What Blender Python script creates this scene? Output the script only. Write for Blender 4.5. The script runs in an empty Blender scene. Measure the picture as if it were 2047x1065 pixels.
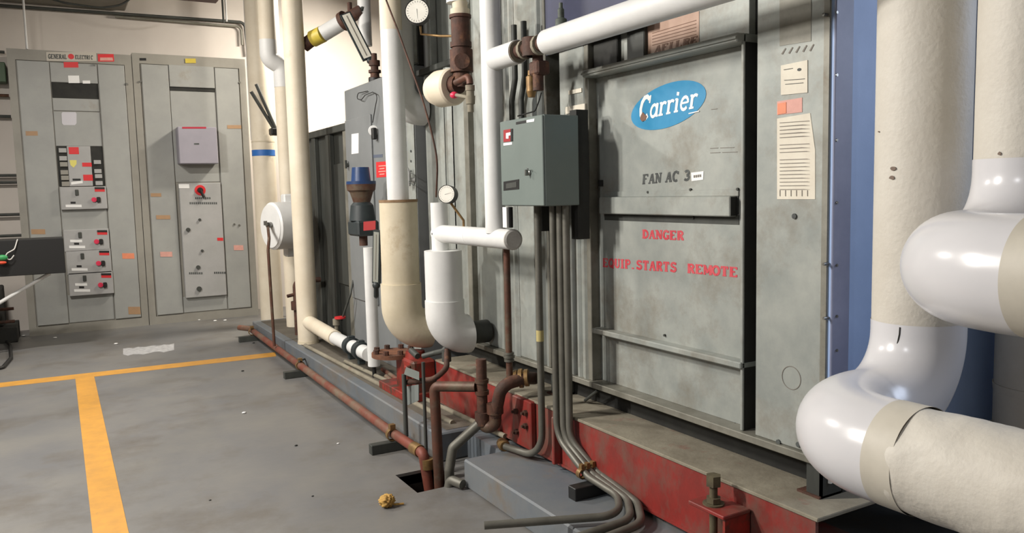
import bpy, math, random
from mathutils import Vector, Matrix
random.seed(7)
S = bpy.context.scene
COL = S.collection
# ------------------------------------------------------------------ camera
F, CX, CY = 1600.0, 1023.5, 532.5
YAW, PITCH, ROLL = math.radians(29.5), math.radians(5.45), math.radians(1.37)
CAM = Vector((0, 0, 1.1))
_r = Vector((math.cos(YAW), -math.sin(YAW), 0))
_f = Vector((math.sin(YAW)*math.cos(PITCH), math.cos(YAW)*math.cos(PITCH), -math.sin(PITCH)))
_d = _f.cross(_r)
CR = math.cos(ROLL)*_r + math.sin(ROLL)*_d      # image right
CD = -math.sin(ROLL)*_r + math.cos(ROLL)*_d     # image down
cd = bpy.data.cameras.new('camera'); co = bpy.data.objects.new('camera', cd); COL.objects.link(co)
cd.sensor_fit = 'HORIZONTAL'; cd.sensor_width = 36.0; cd.lens = F*36.0/2047.0; cd.clip_start = 0.05
m = Matrix((CR, -CD, -_f)).transposed().to_4x4(); m.translation = CAM
co.matrix_world = m; S.camera = co
def ray(x, y): return CR*((x-CX)/F) + CD*((y-CY)/F) + _f
def PX(x, y, X): d = ray(x, y); return CAM + d*(X/d.x)
def PY(x, y, Y): d = ray(x, y); return CAM + d*(Y/d.y)
def PZ(x, y, Z): d = ray(x, y); return CAM + d*((Z-CAM.z)/d.z)
# ------------------------------------------------------------------ world, lights, exposure
S.view_settings.view_transform = 'Standard'; S.view_settings.look = 'None'
S.view_settings.exposure = -0.10; S.view_settings.gamma = 1.0; S.view_settings.use_curve_mapping = False
w = bpy.data.worlds.new('world'); S.world = w; w.use_nodes = True
w.node_tree.nodes['Background'].inputs[0].default_value = (1, 1, 1, 1)
w.node_tree.nodes['Background'].inputs[1].default_value = 0.0
def area(name, loc, target, sx, sy, power, col):
    l = bpy.data.lights.new(name, 'AREA'); l.shape = 'RECTANGLE'; l.size = sx; l.size_y = sy; l.energy = power; l.color = col
    o = bpy.data.objects.new(name, l); COL.objects.link(o); o.location = loc
    o.rotation_euler = (Vector(target)-Vector(loc)).to_track_quat('-Z', 'Y').to_euler(); return o
WARM = (1.0, 0.95, 0.88)
area('assumed_lamp_aisle', (-1.1, 2.8, 2.5), (1.0, 2.3, 0.6), 0.12, 0.30, 84, WARM)  # unseen lamp, assumed from the shadows on the unit door
area('assumed_lamp_aisle_left', (-2.1, 3.3, 2.35), (1.2, 2.3, 0.9), 0.12, 0.30, 72, WARM)  # second unseen lamp, assumed from doubled shadows and highlights
area('assumed_lamp_aisle_far', (-0.6, 5.1, 2.75), (0.1, 5.0, 0), 0.12, 0.36, 95, WARM)  # unseen lamp assumed farther along the aisle
area('assumed_lamp_by_wall', (2.45, 6.75, 2.75), (1.7, 7.4, 0.4), 0.5, 0.12, 85, (1.0, 0.92, 0.80))  # unseen lamp assumed near the brightest part of the far wall
area('assumed_lamp_behind', (-2.2, 0.3, 2.6), (1.4, 1.1, 0.5), 0.12, 0.4, 27, (0.96, 0.97, 1.0))  # unseen lamp assumed behind the view, added to light the blue end wall
area('assumed_window_light', (3.1, 0.25, 1.75), (1.6, 0.95, 0.9), 0.6, 0.8, 17, (0.70, 0.80, 1.0))  # added bluish light from the right; its window is assumed, not seen

# ------------------------------------------------------------------ materials
MATS = {}
def lin(c): return tuple(((v/255.0)/12.92 if v/255.0 <= 0.04045 else ((v/255.0+0.055)/1.055)**2.4) for v in c)
def mat(name, c1, c2=None, scale=6.0, rough=0.5, metal=0.0, bump=0.0, bscale=60.0, contrast=(0.35, 0.65), c3=None, s3=2.0, t3=(0.6, 0.75), stretch=None, spec=0.5, emit=None):
    mt = bpy.data.materials.new(name); mt.use_nodes = True; nt = mt.node_tree; N = nt.nodes; L = nt.links
    b = N['Principled BSDF']; b.inputs['Roughness'].default_value = rough; b.inputs['Metallic'].default_value = metal
    b.inputs['Specular IOR Level'].default_value = spec
    a = lin(c1)+(1,); b.inputs['Base Color'].default_value = a
    if c2 or bump or c3:
        g = N.new('ShaderNodeNewGeometry'); mp = N.new('ShaderNodeMapping'); L.new(g.outputs['Position'], mp.inputs['Vector'])
        if stretch: mp.inputs['Scale'].default_value = stretch
        v = mp.outputs['Vector']
    last = None
    if c2:
        n = N.new('ShaderNodeTexNoise'); n.inputs['Scale'].default_value = scale; n.inputs['Detail'].default_value = 8; n.inputs['Roughness'].default_value = 0.65
        L.new(v, n.inputs['Vector'])
        r = N.new('ShaderNodeValToRGB'); r.color_ramp.elements[0].position = contrast[0]; r.color_ramp.elements[1].position = contrast[1]
        r.color_ramp.elements[0].color = a; r.color_ramp.elements[1].color = lin(c2)+(1,)
        L.new(n.outputs['Fac'], r.inputs['Fac']); last = r.outputs['Color']
    if c3:
        n = N.new('ShaderNodeTexNoise'); n.inputs['Scale'].default_value = s3; n.inputs['Detail'].default_value = 10; n.inputs['Roughness'].default_value = 0.7
        L.new(v, n.inputs['Vector'])
        r = N.new('ShaderNodeValToRGB'); r.color_ramp.elements[0].position = t3[0]; r.color_ramp.elements[1].position = t3[1]
        r.color_ramp.elements[0].color = (0, 0, 0, 1); r.color_ramp.elements[1].color = (1, 1, 1, 1)
        L.new(n.outputs['Fac'], r.inputs['Fac'])
        mx = N.new('ShaderNodeMix'); mx.data_type = 'RGBA'; L.new(r.outputs['Color'], mx.inputs[0])
        if last: L.new(last, mx.inputs[6])
        else: mx.inputs[6].default_value = a
        mx.inputs[7].default_value = lin(c3)+(1,); last = mx.outputs[2]
    if last: L.new(last, b.inputs['Base Color'])
    if bump:
        n = N.new('ShaderNodeTexNoise'); n.inputs['Scale'].default_value = bscale; n.inputs['Detail'].default_value = 4
        L.new(v, n.inputs['Vector']); bp = N.new('ShaderNodeBump'); bp.inputs['Strength'].default_value = bump; bp.inputs['Distance'].default_value = 0.004
        L.new(n.outputs['Fac'], bp.inputs['Height']); L.new(bp.outputs['Normal'], b.inputs['Normal'])
    MATS[name] = mt; return mt
M_floor = mat('floor_paint', (103, 103, 104), (116, 114, 110), 2.2, 0.42, 0, 0.12, 25, c3=(90, 84, 76), s3=2.0, t3=(0.50, 0.74))
M_yellow = mat('yellow_paint', (196, 142, 58), (178, 130, 58), 12, 0.5, c3=(132, 112, 72), s3=14, t3=(0.66, 0.72))
M_pad = mat('pad_paint', (96, 103, 110), (112, 114, 114), 3, 0.55, 0, 0.2, 30, c3=(110, 98, 84), s3=3.2, t3=(0.52, 0.7))
M_dust = mat('dusty_pad', (104, 98, 88), (86, 80, 70), 5, 0.85, 0, 0.4, 60)
M_wall = mat('wall_paint', (208, 201, 193), (200, 192, 184), 1.5, 0.75, 0, 0.08, 30)
M_ceil = mat('ceiling_paint', (120, 114, 108), (104, 100, 96), 1.5, 0.9)
M_cab = mat('cabinet_grey', (156, 157, 153), (146, 147, 144), 4, 0.5, 0.0, 0, c3=(138, 130, 116), s3=3, t3=(0.62, 0.8))
M_cab2 = mat('cabinet_frame_grey', (146, 143, 134), (134, 131, 123), 4, 0.55)
M_cabd = mat('drawer_grey', (166, 165, 164), (156, 156, 154), 5, 0.5)
M_lilac = mat('box_lilac_grey', (150, 146, 156), (142, 139, 148), 4, 0.5)
M_ahu = mat('galvanised_panel', (160, 163, 157), (138, 143, 139), 7, 0.5, 0.15, 0.08, 30, c3=(122, 116, 104), s3=4.5, t3=(0.5, 0.75))
M_ahu2 = mat('galvanised_frame', (136, 134, 124), (112, 110, 100), 9, 0.5, 0.25, 0.06, 30, c3=(96, 84, 68), s3=7, t3=(0.56, 0.74))
M_gap = mat('dark_metal_recess_shade', (44, 44, 40), (30, 30, 28), 10, 0.8)  # dark metal; also puts the shade of gaps and recesses into the colour
M_dgrey = mat('dark_grey_metal', (72, 74, 70), (54, 56, 53), 8, 0.6, 0.2, stretch=(1, 1, .2))
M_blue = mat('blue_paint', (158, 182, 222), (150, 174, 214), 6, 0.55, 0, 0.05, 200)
M_bluetrim = mat('blue_grey_trim', (128, 134, 160), (116, 122, 148), 8, 0.5)
M_darkblue = mat('dark_blue_paint', (52, 56, 84), (40, 44, 68), 5, 0.6)
M_red = mat('red_beam_paint', (140, 40, 34), (112, 40, 34), 8, 0.55, 0, 0.2, 40, c3=(104, 74, 64), s3=5, t3=(0.44, 0.6), stretch=(1, 1, .7))
M_red2 = mat('red_fitting_paint', (150, 42, 32), (100, 40, 30), 14, 0.5, 0, 0.2, 40, c3=(80, 52, 40), s3=12, t3=(0.5, 0.6))
M_dustgrey = mat('dusty_steel', (140, 134, 118), (120, 113, 98), 10, 0.9, 0, 0.3, 80, c3=(124, 76, 66), s3=7, t3=(0.58, 0.75))
M_pvc = mat('white_pvc_jacket', (212, 211, 213), (206, 205, 207), 2, 0.24, 0, 0, c3=(188, 186, 182), s3=4, t3=(0.64, 0.8))
M_canvas = mat('canvas_jacket', (206, 201, 190), (198, 192, 180), 8, 0.6, 0, 0.3, 90, c3=(174, 166, 150), s3=5, t3=(0.62, 0.78))
M_white = mat('white_jacket', (220, 220, 218), (208, 208, 206), 5, 0.5, 0, 0.08, 60, c3=(176, 172, 162), s3=7, t3=(0.66, 0.8))
M_beige = mat('beige_jacket', (222, 212, 192), (212, 200, 178), 5, 0.6, 0, 0.12, 50, c3=(180, 160, 132), s3=4, t3=(0.62, 0.82))
M_tan = mat('stained_tan_jacket', (206, 195, 172), (194, 182, 157), 6, 0.7, 0, 0.2, 50, c3=(160, 136, 102), s3=5, t3=(0.58, 0.78))
M_copper = mat('oxidised_copper', (98, 62, 48), (80, 60, 50), 14, 0.55, 0.3, 0.2, 60, c3=(104, 94, 78), s3=8, t3=(0.48, 0.66))
M_redcopper = mat('red_brown_pipe', (122, 62, 48), (106, 62, 50), 9, 0.6, 0.1, 0.2, 60, c3=(112, 98, 82), s3=4, t3=(0.46, 0.64))
M_rust = mat('rusty_iron', (88, 56, 44), (62, 46, 38), 22, 0.75, 0.1, 0.4, 80, c3=(118, 82, 58), s3=18, t3=(0.55, 0.7))
M_conduit = mat('grey_conduit', (112, 110, 102), (96, 94, 86), 12, 0.5, 0.4, 0.05, 60)
M_brass = mat('brass', (150, 120, 76), (112, 88, 58), 30, 0.45, 0.5)
M_steel = mat('steel', (150, 150, 146), (120, 120, 116), 20, 0.35, 0.8)
M_box = mat('grey_green_enamel', (112, 122, 118), (106, 116, 112), 4, 0.42)
M_black = mat('black_plastic', (24, 24, 24), rough=0.5)
M_bluecap = mat('blue_enamel', (38, 66, 112), (30, 54, 94), 10, 0.35)
M_blackv = mat('dark_slate_metal', (44, 52, 54), (34, 40, 42), 10, 0.5)
M_lblue = mat('sticker_blue', (40, 132, 178), (50, 138, 182), 30, 0.4, c3=(80, 146, 172), s3=20, t3=(0.7, 0.76))
M_paper = mat('paper', (222, 216, 200), (212, 204, 188), 14, 0.8)
M_wlabel = mat('white_label', (232, 232, 230), rough=0.5)
M_rlabel = mat('red_label', (208, 44, 48), rough=0.5)
M_plabel = mat('pink_label', (214, 160, 148), (200, 148, 136), 20, 0.6)
M_olabel = mat('orange_label', (226, 140, 104), (214, 130, 96), 20, 0.6)
M_ochre = mat('faded_orange_label', (168, 134, 100), (158, 128, 98), 20, 0.6)
M_ylabel = mat('yellow_label', (216, 206, 110), rough=0.6)
M_ytape = mat('yellow_band', (204, 184, 70), (190, 168, 66), 20, 0.5)
M_btape = mat('blue_tape', (44, 104, 178), rough=0.5)
M_ink = mat('black_ink', (52, 54, 54), (84, 88, 86), 60, 0.7)
M_redink = mat('red_stencil', (192, 52, 66), (196, 86, 92), 40, 0.7)
M_greyink = mat('grey_print', (120, 114, 106), rough=0.7)
M_glass = mat('dial_white', (228, 226, 216), (218, 214, 204), 20, 0.3)
M_green = mat('green_plastic', (50, 140, 80), rough=0.5)
M_wire_w = mat('white_wire', (210, 208, 204), rough=0.5)
M_rag = mat('straw_yellow', (196, 158, 84), (150, 112, 54), 30, 0.8)
M_redtap = mat('red_handle', (216, 52, 84), rough=0.4)
M_pit = mat('pit_dark', (30, 26, 22), rough=0.9)
M_brown = mat('brown_paint', (122, 92, 76), rough=0.7)
M_placard = mat('pink_beige_placard', (178, 148, 130), (166, 136, 118), 16, 0.6)

# ------------------------------------------------------------------ mesh builder
class MB:
    def __init__(s): s.v = []; s.f = []; s.sm = []
    def add(s, vs, fs, smooth=False):
        o = len(s.v); s.v += [Vector(v) for v in vs]; s.f += [tuple(i+o for i in f) for f in fs]; s.sm += [smooth]*len(fs); return s
    def box(s, x0, x1, y0, y1, z0, z1, bev=0.0):
        x0, x1 = sorted((x0, x1)); y0, y1 = sorted((y0, y1)); z0, z1 = sorted((z0, z1))
        b = min(bev, (x1-x0)*.45, (y1-y0)*.45, (z1-z0)*.45)
        if b <= 0:
            vs = [(x, y, z) for x in (x0, x1) for y in (y0, y1) for z in (z0, z1)]
            return s.add(vs, [(0, 1, 3, 2), (4, 6, 7, 5), (0, 4, 5, 1), (2, 3, 7, 6), (0, 2, 6, 4), (1, 5, 7, 3)])
        vs = []; idx = {}
        X = (x0, x1); Y = (y0, y1); Z = (z0, z1)
        for i in (0, 1):
            for j in (0, 1):
                for k in (0, 1):
                    sx = 1-2*i; sy = 1-2*j; sz = 1-2*k
                    idx[i, j, k, 0] = len(vs); vs.append((X[i], Y[j]+sy*b, Z[k]+sz*b))
                    idx[i, j, k, 1] = len(vs); vs.append((X[i]+sx*b, Y[j], Z[k]+sz*b))
                    idx[i, j, k, 2] = len(vs); vs.append((X[i]+sx*b, Y[j]+sy*b, Z[k]))
        g = idx; fs = []
        for i in (0, 1): fs.append((g[i, 0, 0, 0], g[i, 0, 1, 0], g[i, 1, 1, 0], g[i, 1, 0, 0]))
        for j in (0, 1): fs.append((g[0, j, 0, 1], g[0, j, 1, 1], g[1, j, 1, 1], g[1, j, 0, 1]))
        for k in (0, 1): fs.append((g[0, 0, k, 2], g[0, 1, k, 2], g[1, 1, k, 2], g[1, 0, k, 2]))
        for i in (0, 1):
            for j in (0, 1): fs.append((g[i, j, 0, 0], g[i, j, 1, 0], g[i, j, 1, 1], g[i, j, 0, 1]))
        for i in (0, 1):
            for k in (0, 1): fs.append((g[i, 0, k, 0], g[i, 1, k, 0], g[i, 1, k, 2], g[i, 0, k, 2]))
        for j in (0, 1):
            for k in (0, 1): fs.append((g[0, j, k, 1], g[1, j, k, 1], g[1, j, k, 2], g[0, j, k, 2]))
        for i in (0, 1):
            for j in (0, 1):
                for k in (0, 1): fs.append((g[i, j, k, 0], g[i, j, k, 1], g[i, j, k, 2]))
        return s.add(vs, fs)
    def tube(s, pts, r, n=20, caps=True, closed=False):
        pts = [Vector(p) for p in pts]; P = [pts[0]]
        for p in pts[1:]:
            if (p-P[-1]).length > 1e-6: P.append(p)
        k = len(P); rs = r if isinstance(r, (list, tuple)) else [r]*k
        T = []
        for i in range(k):
            a = P[i]-P[i-1] if i > 0 else P[1]-P[0]; b = P[i+1]-P[i] if i < k-1 else P[-1]-P[-2]
            T.append((a.normalized()+b.normalized()).normalized())
        u = T[0].orthogonal().normalized(); vs = []
        for i in range(k):
            u = (u-T[i]*u.dot(T[i])).normalized(); w_ = T[i].cross(u)
            for j in range(n):
                a = 2*math.pi*j/n; vs.append(P[i]+(u*math.cos(a)+w_*math.sin(a))*rs[i])
        fs = [(i*n+j, i*n+(j+1) % n, (i+1)*n+(j+1) % n, (i+1)*n+j) for i in range(k-1) for j in range(n)]
        s.add(vs, fs, True)
        if caps:
            s.add(vs[:n], [tuple(range(n))[::-1]]); s.add(vs[-n:], [tuple(range(n))])
        return s
    def rev(s, o, ax, prof, n=24):
        o = Vector(o); ax = Vector(ax).normalized(); u = ax.orthogonal().normalized(); w_ = ax.cross(u); vs = []
        # hard rings: duplicate profile points keep crisp rims
        k = len(prof)
        for i in range(k-1):
            ring = []
            for t, r in (prof[i], prof[i+1]):
                for j in range(n):
                    a = 2*math.pi*j/n; ring.append(o+ax*t+(u*math.cos(a)+w_*math.sin(a))*max(r, 1e-5))
            s.add(ring, [(j, (j+1) % n, n+(j+1) % n, n+j) for j in range(n)], True)
        return s
    def quad(s, a, b, c, d): return s.add([a, b, c, d], [(0, 1, 2, 3)])
    def poly(s, pts): return s.add(pts, [tuple(range(len(pts)))])
    def slab(s, pts, n, t):
        n = Vector(n).normalized()*t; k = len(pts); a = [Vector(p) for p in pts]; b = [p+n for p in a]
        return s.add(a+b, [tuple(range(k))[::-1], tuple(range(k, 2*k))]+[(i, (i+1) % k, k+(i+1) % k, k+i) for i in range(k)])
    def ball(s, c, r, n=16, sq=(1, 1, 1)):
        c = Vector(c); vs = []; m_ = n//2
        for i in range(m_+1):
            t = math.pi*i/m_
            for j in range(n):
                a = 2*math.pi*j/n; vs.append(c+Vector((r*sq[0]*math.sin(t)*math.cos(a), r*sq[1]*math.sin(t)*math.sin(a), r*sq[2]*math.cos(t))))
        return s.add(vs, [(i*n+j, i*n+(j+1) % n, (i+1)*n+(j+1) % n, (i+1)*n+j) for i in range(m_) for j in range(n)], True)
    def hexb(s, o, ax, r, h):
        o = Vector(o); ax = Vector(ax).normalized(); u = ax.orthogonal().normalized(); w_ = ax.cross(u)
        a = [o+(u*math.cos(i*math.pi/3)+w_*math.sin(i*math.pi/3))*r for i in range(6)]; return s.slab(a, ax, h)
def fil(pts, R, n=10):
    pts = [Vector(p) for p in pts]; out = [pts[0]]
    for i in range(1, len(pts)-1):
        p = pts[i]; a = pts[i-1]-p; b = pts[i+1]-p; la, lb = a.length, b.length; a.normalize(); b.normalize()
        ang = a.angle(b)
        if ang > 3.1: out.append(p); continue
        rr = R[i-1] if isinstance(R, (list, tuple)) else R
        t = min(rr/math.tan(ang/2), la*(.98 if i == 1 else .499), lb*(.98 if i == len(pts)-2 else .499)); rad = t*math.tan(ang/2)
        c = p+(a+b).normalized()*(rad/math.sin(ang/2)); s0 = p+a*t-c; s1 = p+b*t-c; tot = s0.angle(s1); ax = s0.cross(s1).normalized()
        for k in range(n+1): out.append(c+Matrix.Rotation(tot*k/n, 3, ax) @ s0)
    out.append(pts[-1]); return out
def obj(name, mb, mt, parent=None, base=None):
    me = bpy.data.meshes.new(name); vs = mb.v
    lo = Vector((min(v.x for v in vs), min(v.y for v in vs), min(v.z for v in vs))); hi = Vector((max(v.x for v in vs), max(v.y for v in vs), max(v.z for v in vs)))
    c = (lo+hi)/2
    if parent is None: c.z = lo.z
    me.from_pydata([v-c for v in vs], [], mb.f)
    for p, sm in zip(me.polygons, mb.sm): p.use_smooth = sm
    me.materials.append(mt); me.validate(); me.update()
    o = bpy.data.objects.new(name, me); COL.objects.link(o)
    if parent is not None:
        o.parent = parent; par = Vector((0, 0, 0)); q = parent
        while q is not None: par += q.location; q = q.parent
        o.location = c-par
    else: o.location = c
    return o
def tag(o, label=None, cat=None, group=None, kind=None):
    if label: o['label'] = label
    if cat: o['category'] = cat
    if group: o['group'] = group
    if kind: o['kind'] = kind
    return o
def thing(name, label, cat, loc, group=None):
    o = bpy.data.objects.new(name, None); COL.objects.link(o); o.location = loc; o.empty_display_size = .05; return tag(o, label, cat, group)
def struct(name, mb, mt, parent=None):
    o = obj(name, mb, mt, parent)
    if parent is None: o['kind'] = 'structure'
    return o
EPS = 0.0012
def decX(mb, x, px):   # flat marking on a plane X = x facing the room (thin slab)
    return mb.slab([PX(a, b, x) for a, b in px], (-1, 0, 0), EPS)
def decY(mb, y, px): return mb.slab([PY(a, b, y) for a, b in px], (0, -1, 0), EPS)
def rectX(x, l, r, t, b, lab=None):
    A, B = PX(l, t, x), PX(r, b, x); return (A.y, B.y, B.z, A.z)
def rectpx(l, t, r, b): return [(l, t), (r, t), (r, b), (l, b)]
# stencil letters with slab serifs: strokes in a 1 high box, (points, stroke width)
V, H_ = .29, .15
def ser(x, y, w_=.34): return ([(x-w_/2, y), (x+w_/2, y)], H_)
def arc(cx, cy, rx, ry, a0, a1, n=8): return [(cx+rx*math.cos(math.radians(a0+(a1-a0)*i/n)), cy+ry*math.sin(math.radians(a0+(a1-a0)*i/n))) for i in range(n+1)]
GL = {
 'F': [([(.2, 0), (.2, 1)], V), ser(.2, .045, .36), ([(.03, .955), (.72, .955)], H_), ([(.7, 1), (.7, .74)], H_), ([(.28, .52), (.55, .52)], H_)],
 'E': [([(.2, 0), (.2, 1)], V), ([(.03, .045), (.72, .045)], H_), ([(.03, .955), (.72, .955)], H_), ([(.7, 1), (.7, .76)], H_), ([(.7, 0), (.7, .24)], H_), ([(.28, .52), (.55, .52)], H_)],
 'A': [([(.12, .04), (.38, .96)], H_), ([(.42, .98), (.66, .04)], V), ser(.12, .045, .28), ser(.66, .045, .32), ([(.24, .34), (.52, .34)], H_)],
 'N': [([(.16, 0), (.16, 1)], H_), ([(.18, .95), (.66, .06)], V), ([(.7, 0), (.7, 1)], H_), ser(.16, .045, .3), ser(.12, .955, .28), ser(.7, .955, .3)],
 'C': [(arc(.44, .5, .32, .46, 55, 305), V*.85), ([(.7, .98), (.7, .7)], H_)],
 'G': [(arc(.44, .5, .32, .46, 55, 320), V*.85), ([(.7, .98), (.7, .72)], H_), ([(.66, .05), (.66, .42)], V), ser(.64, .44, .32)],
 'D': [([(.2, 0), (.2, 1)], V), (arc(.3, .5, .42, .45, 90, -90), V*.8), ([(.03, .045), (.34, .045)], H_), ([(.03, .955), (.34, .955)], H_)],
 'R': [([(.2, 0), (.2, 1)], V), (arc(.38, .74, .28, .21, 90, -90), V*.8), ([(.05, .955), (.4, .955)], H_), ([(.22, .53), (.4, .53)], H_), ([(.44, .5), (.66, .06)], V), ser(.2, .045, .32), ser(.7, .045, .22)],
 'P': [([(.2, 0), (.2, 1)], V), (arc(.4, .72, .28, .23, 90, -90), V*.8), ([(.05, .955), (.42, .955)], H_), ([(.22, .49), (.42, .49)], H_), ser(.2, .045, .36)],
 'Q': [(arc(.42, .5, .32, .45, 0, 360, 14), V*.8), ([(.42, .26), (.74, -.08)], V*.8)],
 'O': [(arc(.42, .5, .32, .45, 0, 360, 14), V*.85)],
 'U': [([(.2, 1), (.2, .3)], V), (arc(.43, .32, .24, .27, 180, 360), H_*1.3), ([(.68, .3), (.68, 1)], H_), ser(.2, .955, .34), ser(.68, .955, .28)],
 'I': [([(.3, 0), (.3, 1)], V), ser(.3, .045, .42), ser(.3, .955, .42)],
 'L': [([(.2, 0), (.2, 1)], V), ([(.03, .045), (.72, .045)], H_), ([(.7, 0), (.7, .28)], H_), ser(.2, .955, .36)],
 'S': [(arc(.4, .73, .24, .21, 30, 270), V*.8), (arc(.42, .28, .26, .22, 90, -150), V*.8), ([(.66, .98), (.66, .74)], H_), ([(.12, .02), (.12, .28)], H_)],
 'T': [([(.4, 0), (.4, 1)], V), ([(.08, .955), (.72, .955)], H_), ([(.1, 1), (.1, .72)], H_), ([(.7, 1), (.7, .72)], H_), ser(.4, .045, .36)],
 'M': [([(.12, 0), (.12, 1)], H_), ([(.16, .96), (.42, .15)], V*.8), ([(.42, .15), (.68, .96)], H_), ([(.74, 0), (.74, 1)], V), ser(.12, .045, .24), ser(.74, .045, .28), ser(.1, .955, .22), ser(.74, .955, .28)],
 '3': [(arc(.4, .73, .24, .21, 150, -90), V*.85), (arc(.4, .28, .28, .23, 90, -150), V*.85)],
 '.': [([(.25, 0), (.25, .16)], V)],
}
def sans(a):  # joined italic style for the oval badge
    return a
CG = {  # white badge lettering, x height .58
 'C': [(arc(.46, .5, .36, .47, 45, 315), .2), ([(.78, .98), (.76, .66)], .1)],
 'a': [(arc(.34, .29, .22, .25, 0, 360, 12), .13), ([(.58, .58), (.58, .02)], .16), ([(.56, .05), (.72, .05)], .08)],
 'r': [([(.2, .56), (.2, .02)], .17), (arc(.4, .36, .2, .17, 180, 40, 6), .12), ([(.06, .05), (.38, .05)], .08), ([(.06, .54), (.22, .54)], .08)],
 'i': [([(.2, .56), (.2, .02)], .17), ([(.2, .82), (.2, .68)], .17), ([(.06, .05), (.36, .05)], .08), ([(.06, .54), (.22, .54)], .08)],
 'e': [(arc(.36, .3, .24, .25, 0, 320, 12), .13), ([(.16, .32), (.6, .32)], .08)],
}
def write(mb, text, o, u, v, n, G=GL, adv=.86, shear=0.0, space=.5, advs=None):
    """letters: o = baseline start, u = vector of one letter height along the text, v = up vector of letter height"""
    o, u, v, n = Vector(o), Vector(u), Vector(v), Vector(n).normalized(); x = 0; cnt = 0
    for ch in text:
        if ch == ' ': x += space; continue
        for pts, w_ in G[ch]:
            P = [Vector((p[0]+x+p[1]*shear, p[1], 0)) for p in pts]
            L_, R_ = [], []
            for i in range(len(P)):
                a = P[max(i-1, 0)]; b = P[min(i+1, len(P)-1)]
                if (P[0]-P[-1]).length < 1e-4 and i in (0, len(P)-1): a, b = P[-2], P[1]
                t = (b-a).normalized(); q = Vector((-t.y, t.x, 0))*w_/2
                L_.append(P[i]+q); R_.append(P[i]-q)
            f = lambda p: o+u*p.x+v*p.y
            for i in range(len(P)-1):
                qd = [f(L_[i]), f(L_[i+1]), f(R_[i+1]), f(R_[i])]
                cnt += 1; mb.slab(qd, n, EPS*.6+cnt % 40*1.2e-5)
        x += (advs or {}).get(ch, adv)
    return x
def textwidth(text, adv=.86, space=.5, advs=None): return sum(space if c == ' ' else (advs or {}).get(c, adv) for c in text)
def ledX(mb, text, x, a, b, hpx, **k):
    """text between two image points on plane X=x (baseline), hpx: pixel point above a at cap height"""
    A, B, T = PX(*a, x), PX(*b, x), PX(*hpx, x); W = textwidth(text, k.get('adv', .86), k.get('space', .5), k.get('advs'))
    write(mb, text, A, (B-A)/W, T-A, (-1, 0, 0), **k)
def ledY(mb, text, y, a, b, hpx, **k):
    A, B, T = PY(*a, y), PY(*b, y), PY(*hpx, y); W = textwidth(text, k.get('adv', .86), k.get('space', .5), k.get('advs'))
    write(mb, text, A, (B-A)/W, T-A, (0, -1, 0), **k)

# ================================================================== SETTING
HX0, HX1, HY0, HY1 = 1.085, 1.265, 2.665, 2.885   # floor sink opening
fl = MB(); fx0, fx1, fy0, fy1 = -3.2, 3.6, -3.0, 8.2
fl.box(fx0, fx1, fy0, HY0, -.05, 0); fl.box(fx0, fx1, HY1, fy1, -.05, 0); fl.box(fx0, HX0, HY0, HY1, -.05, 0); fl.box(HX1, fx1, HY0, HY1, -.05, 0)
FLOOR = struct('floor', fl, M_floor)
def fpoly(px, z=0.0): return [PZ(a, b, z) for a, b in px]
b = MB(); b.slab([Vector((.033, -2.9, .0005)), Vector((.137, -2.9, .0005)), Vector((.137, 5.66, .0005)), Vector((.033, 5.66, .0005))], (0, 0, 1), .001)
tag(obj('painted_line', b, M_yellow, FLOOR), 'yellow stripe running down the aisle')
b = MB(); b.slab(fpoly([(-160, 783), (-160, 792), (552, 712), (550, 704)]), (0, 0, 1), .0012)
tag(obj('painted_line', b, M_yellow, FLOOR), 'yellow stripe crossing in front of the switchgear')
b = MB(); pts = []
for i in range(11): pts.append(PZ(246+i*10.2, 698-i*.9+random.uniform(-2.5, 1), 0))
for i in range(11): pts.append(PZ(348-i*10.2, 700+i*.9+random.uniform(-1, 3), 0))
b.slab(pts, (0, 0, 1), .0008); tag(obj('worn_patch', b, mat('worn_white', (176, 176, 176), (140, 140, 142), 30, .7), FLOOR), 'scuffed white paint patch')
pit = MB(); d = .28
pit.box(HX0-.01, HX1+.01, HY0-.01, HY1+.01, -d-.01, -d)
pit.box(HX0-.02, HX0, HY0-.01, HY1+.01, -d, -.012); pit.box(HX1, HX1+.02, HY0-.01, HY1+.01, -d, -.012)
pit.box(HX0, HX1, HY0-.02, HY0, -d, -.012); pit.box(HX0, HX1, HY1, HY1+.02, -d, -.012)
obj('sink_pit', pit, M_pit, FLOOR)
struct('ceiling', MB().box(fx0, fx1, fy0, fy1, 3.7, 3.8), M_ceil)
struct('wall_far', MB().box(fx0, fx1, 8.0, 8.2, 0, 3.7), M_wall)
struct('wall_left', MB().box(fx0-.2, fx0, fy0, fy1, 0, 3.7), M_wall)
struct('wall_near', MB().box(fx0, fx1, fy0-.2, fy0, 0, 3.7), M_wall)
wr = MB(); wr.box(fx1, fx1+.2, 1.1, 8.0, 0, 3.7); wr.box(fx1, fx1+.2, fy0, -.7, 0, 3.7); wr.box(fx1, fx1+.2, -.7, 1.1, 0, .9); wr.box(fx1, fx1+.2, -.7, 1.1, 2.5, 3.7)  # opening left in the wall for the assumed window
struct('wall_right', wr, M_wall)
wf = MB(); wf.box(fx1+.02, fx1+.1, -.7, -.64, .9, 2.5); wf.box(fx1+.02, fx1+.1, 1.04, 1.1, .9, 2.5); wf.box(fx1+.02, fx1+.1, -.64, 1.04, .9, .96); wf.box(fx1+.02, fx1+.1, -.64, 1.04, 2.44, 2.5)
struct('assumed_window_1', wf, M_steel)  # unseen window frame, assumed as the source of the added bluish light
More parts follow.
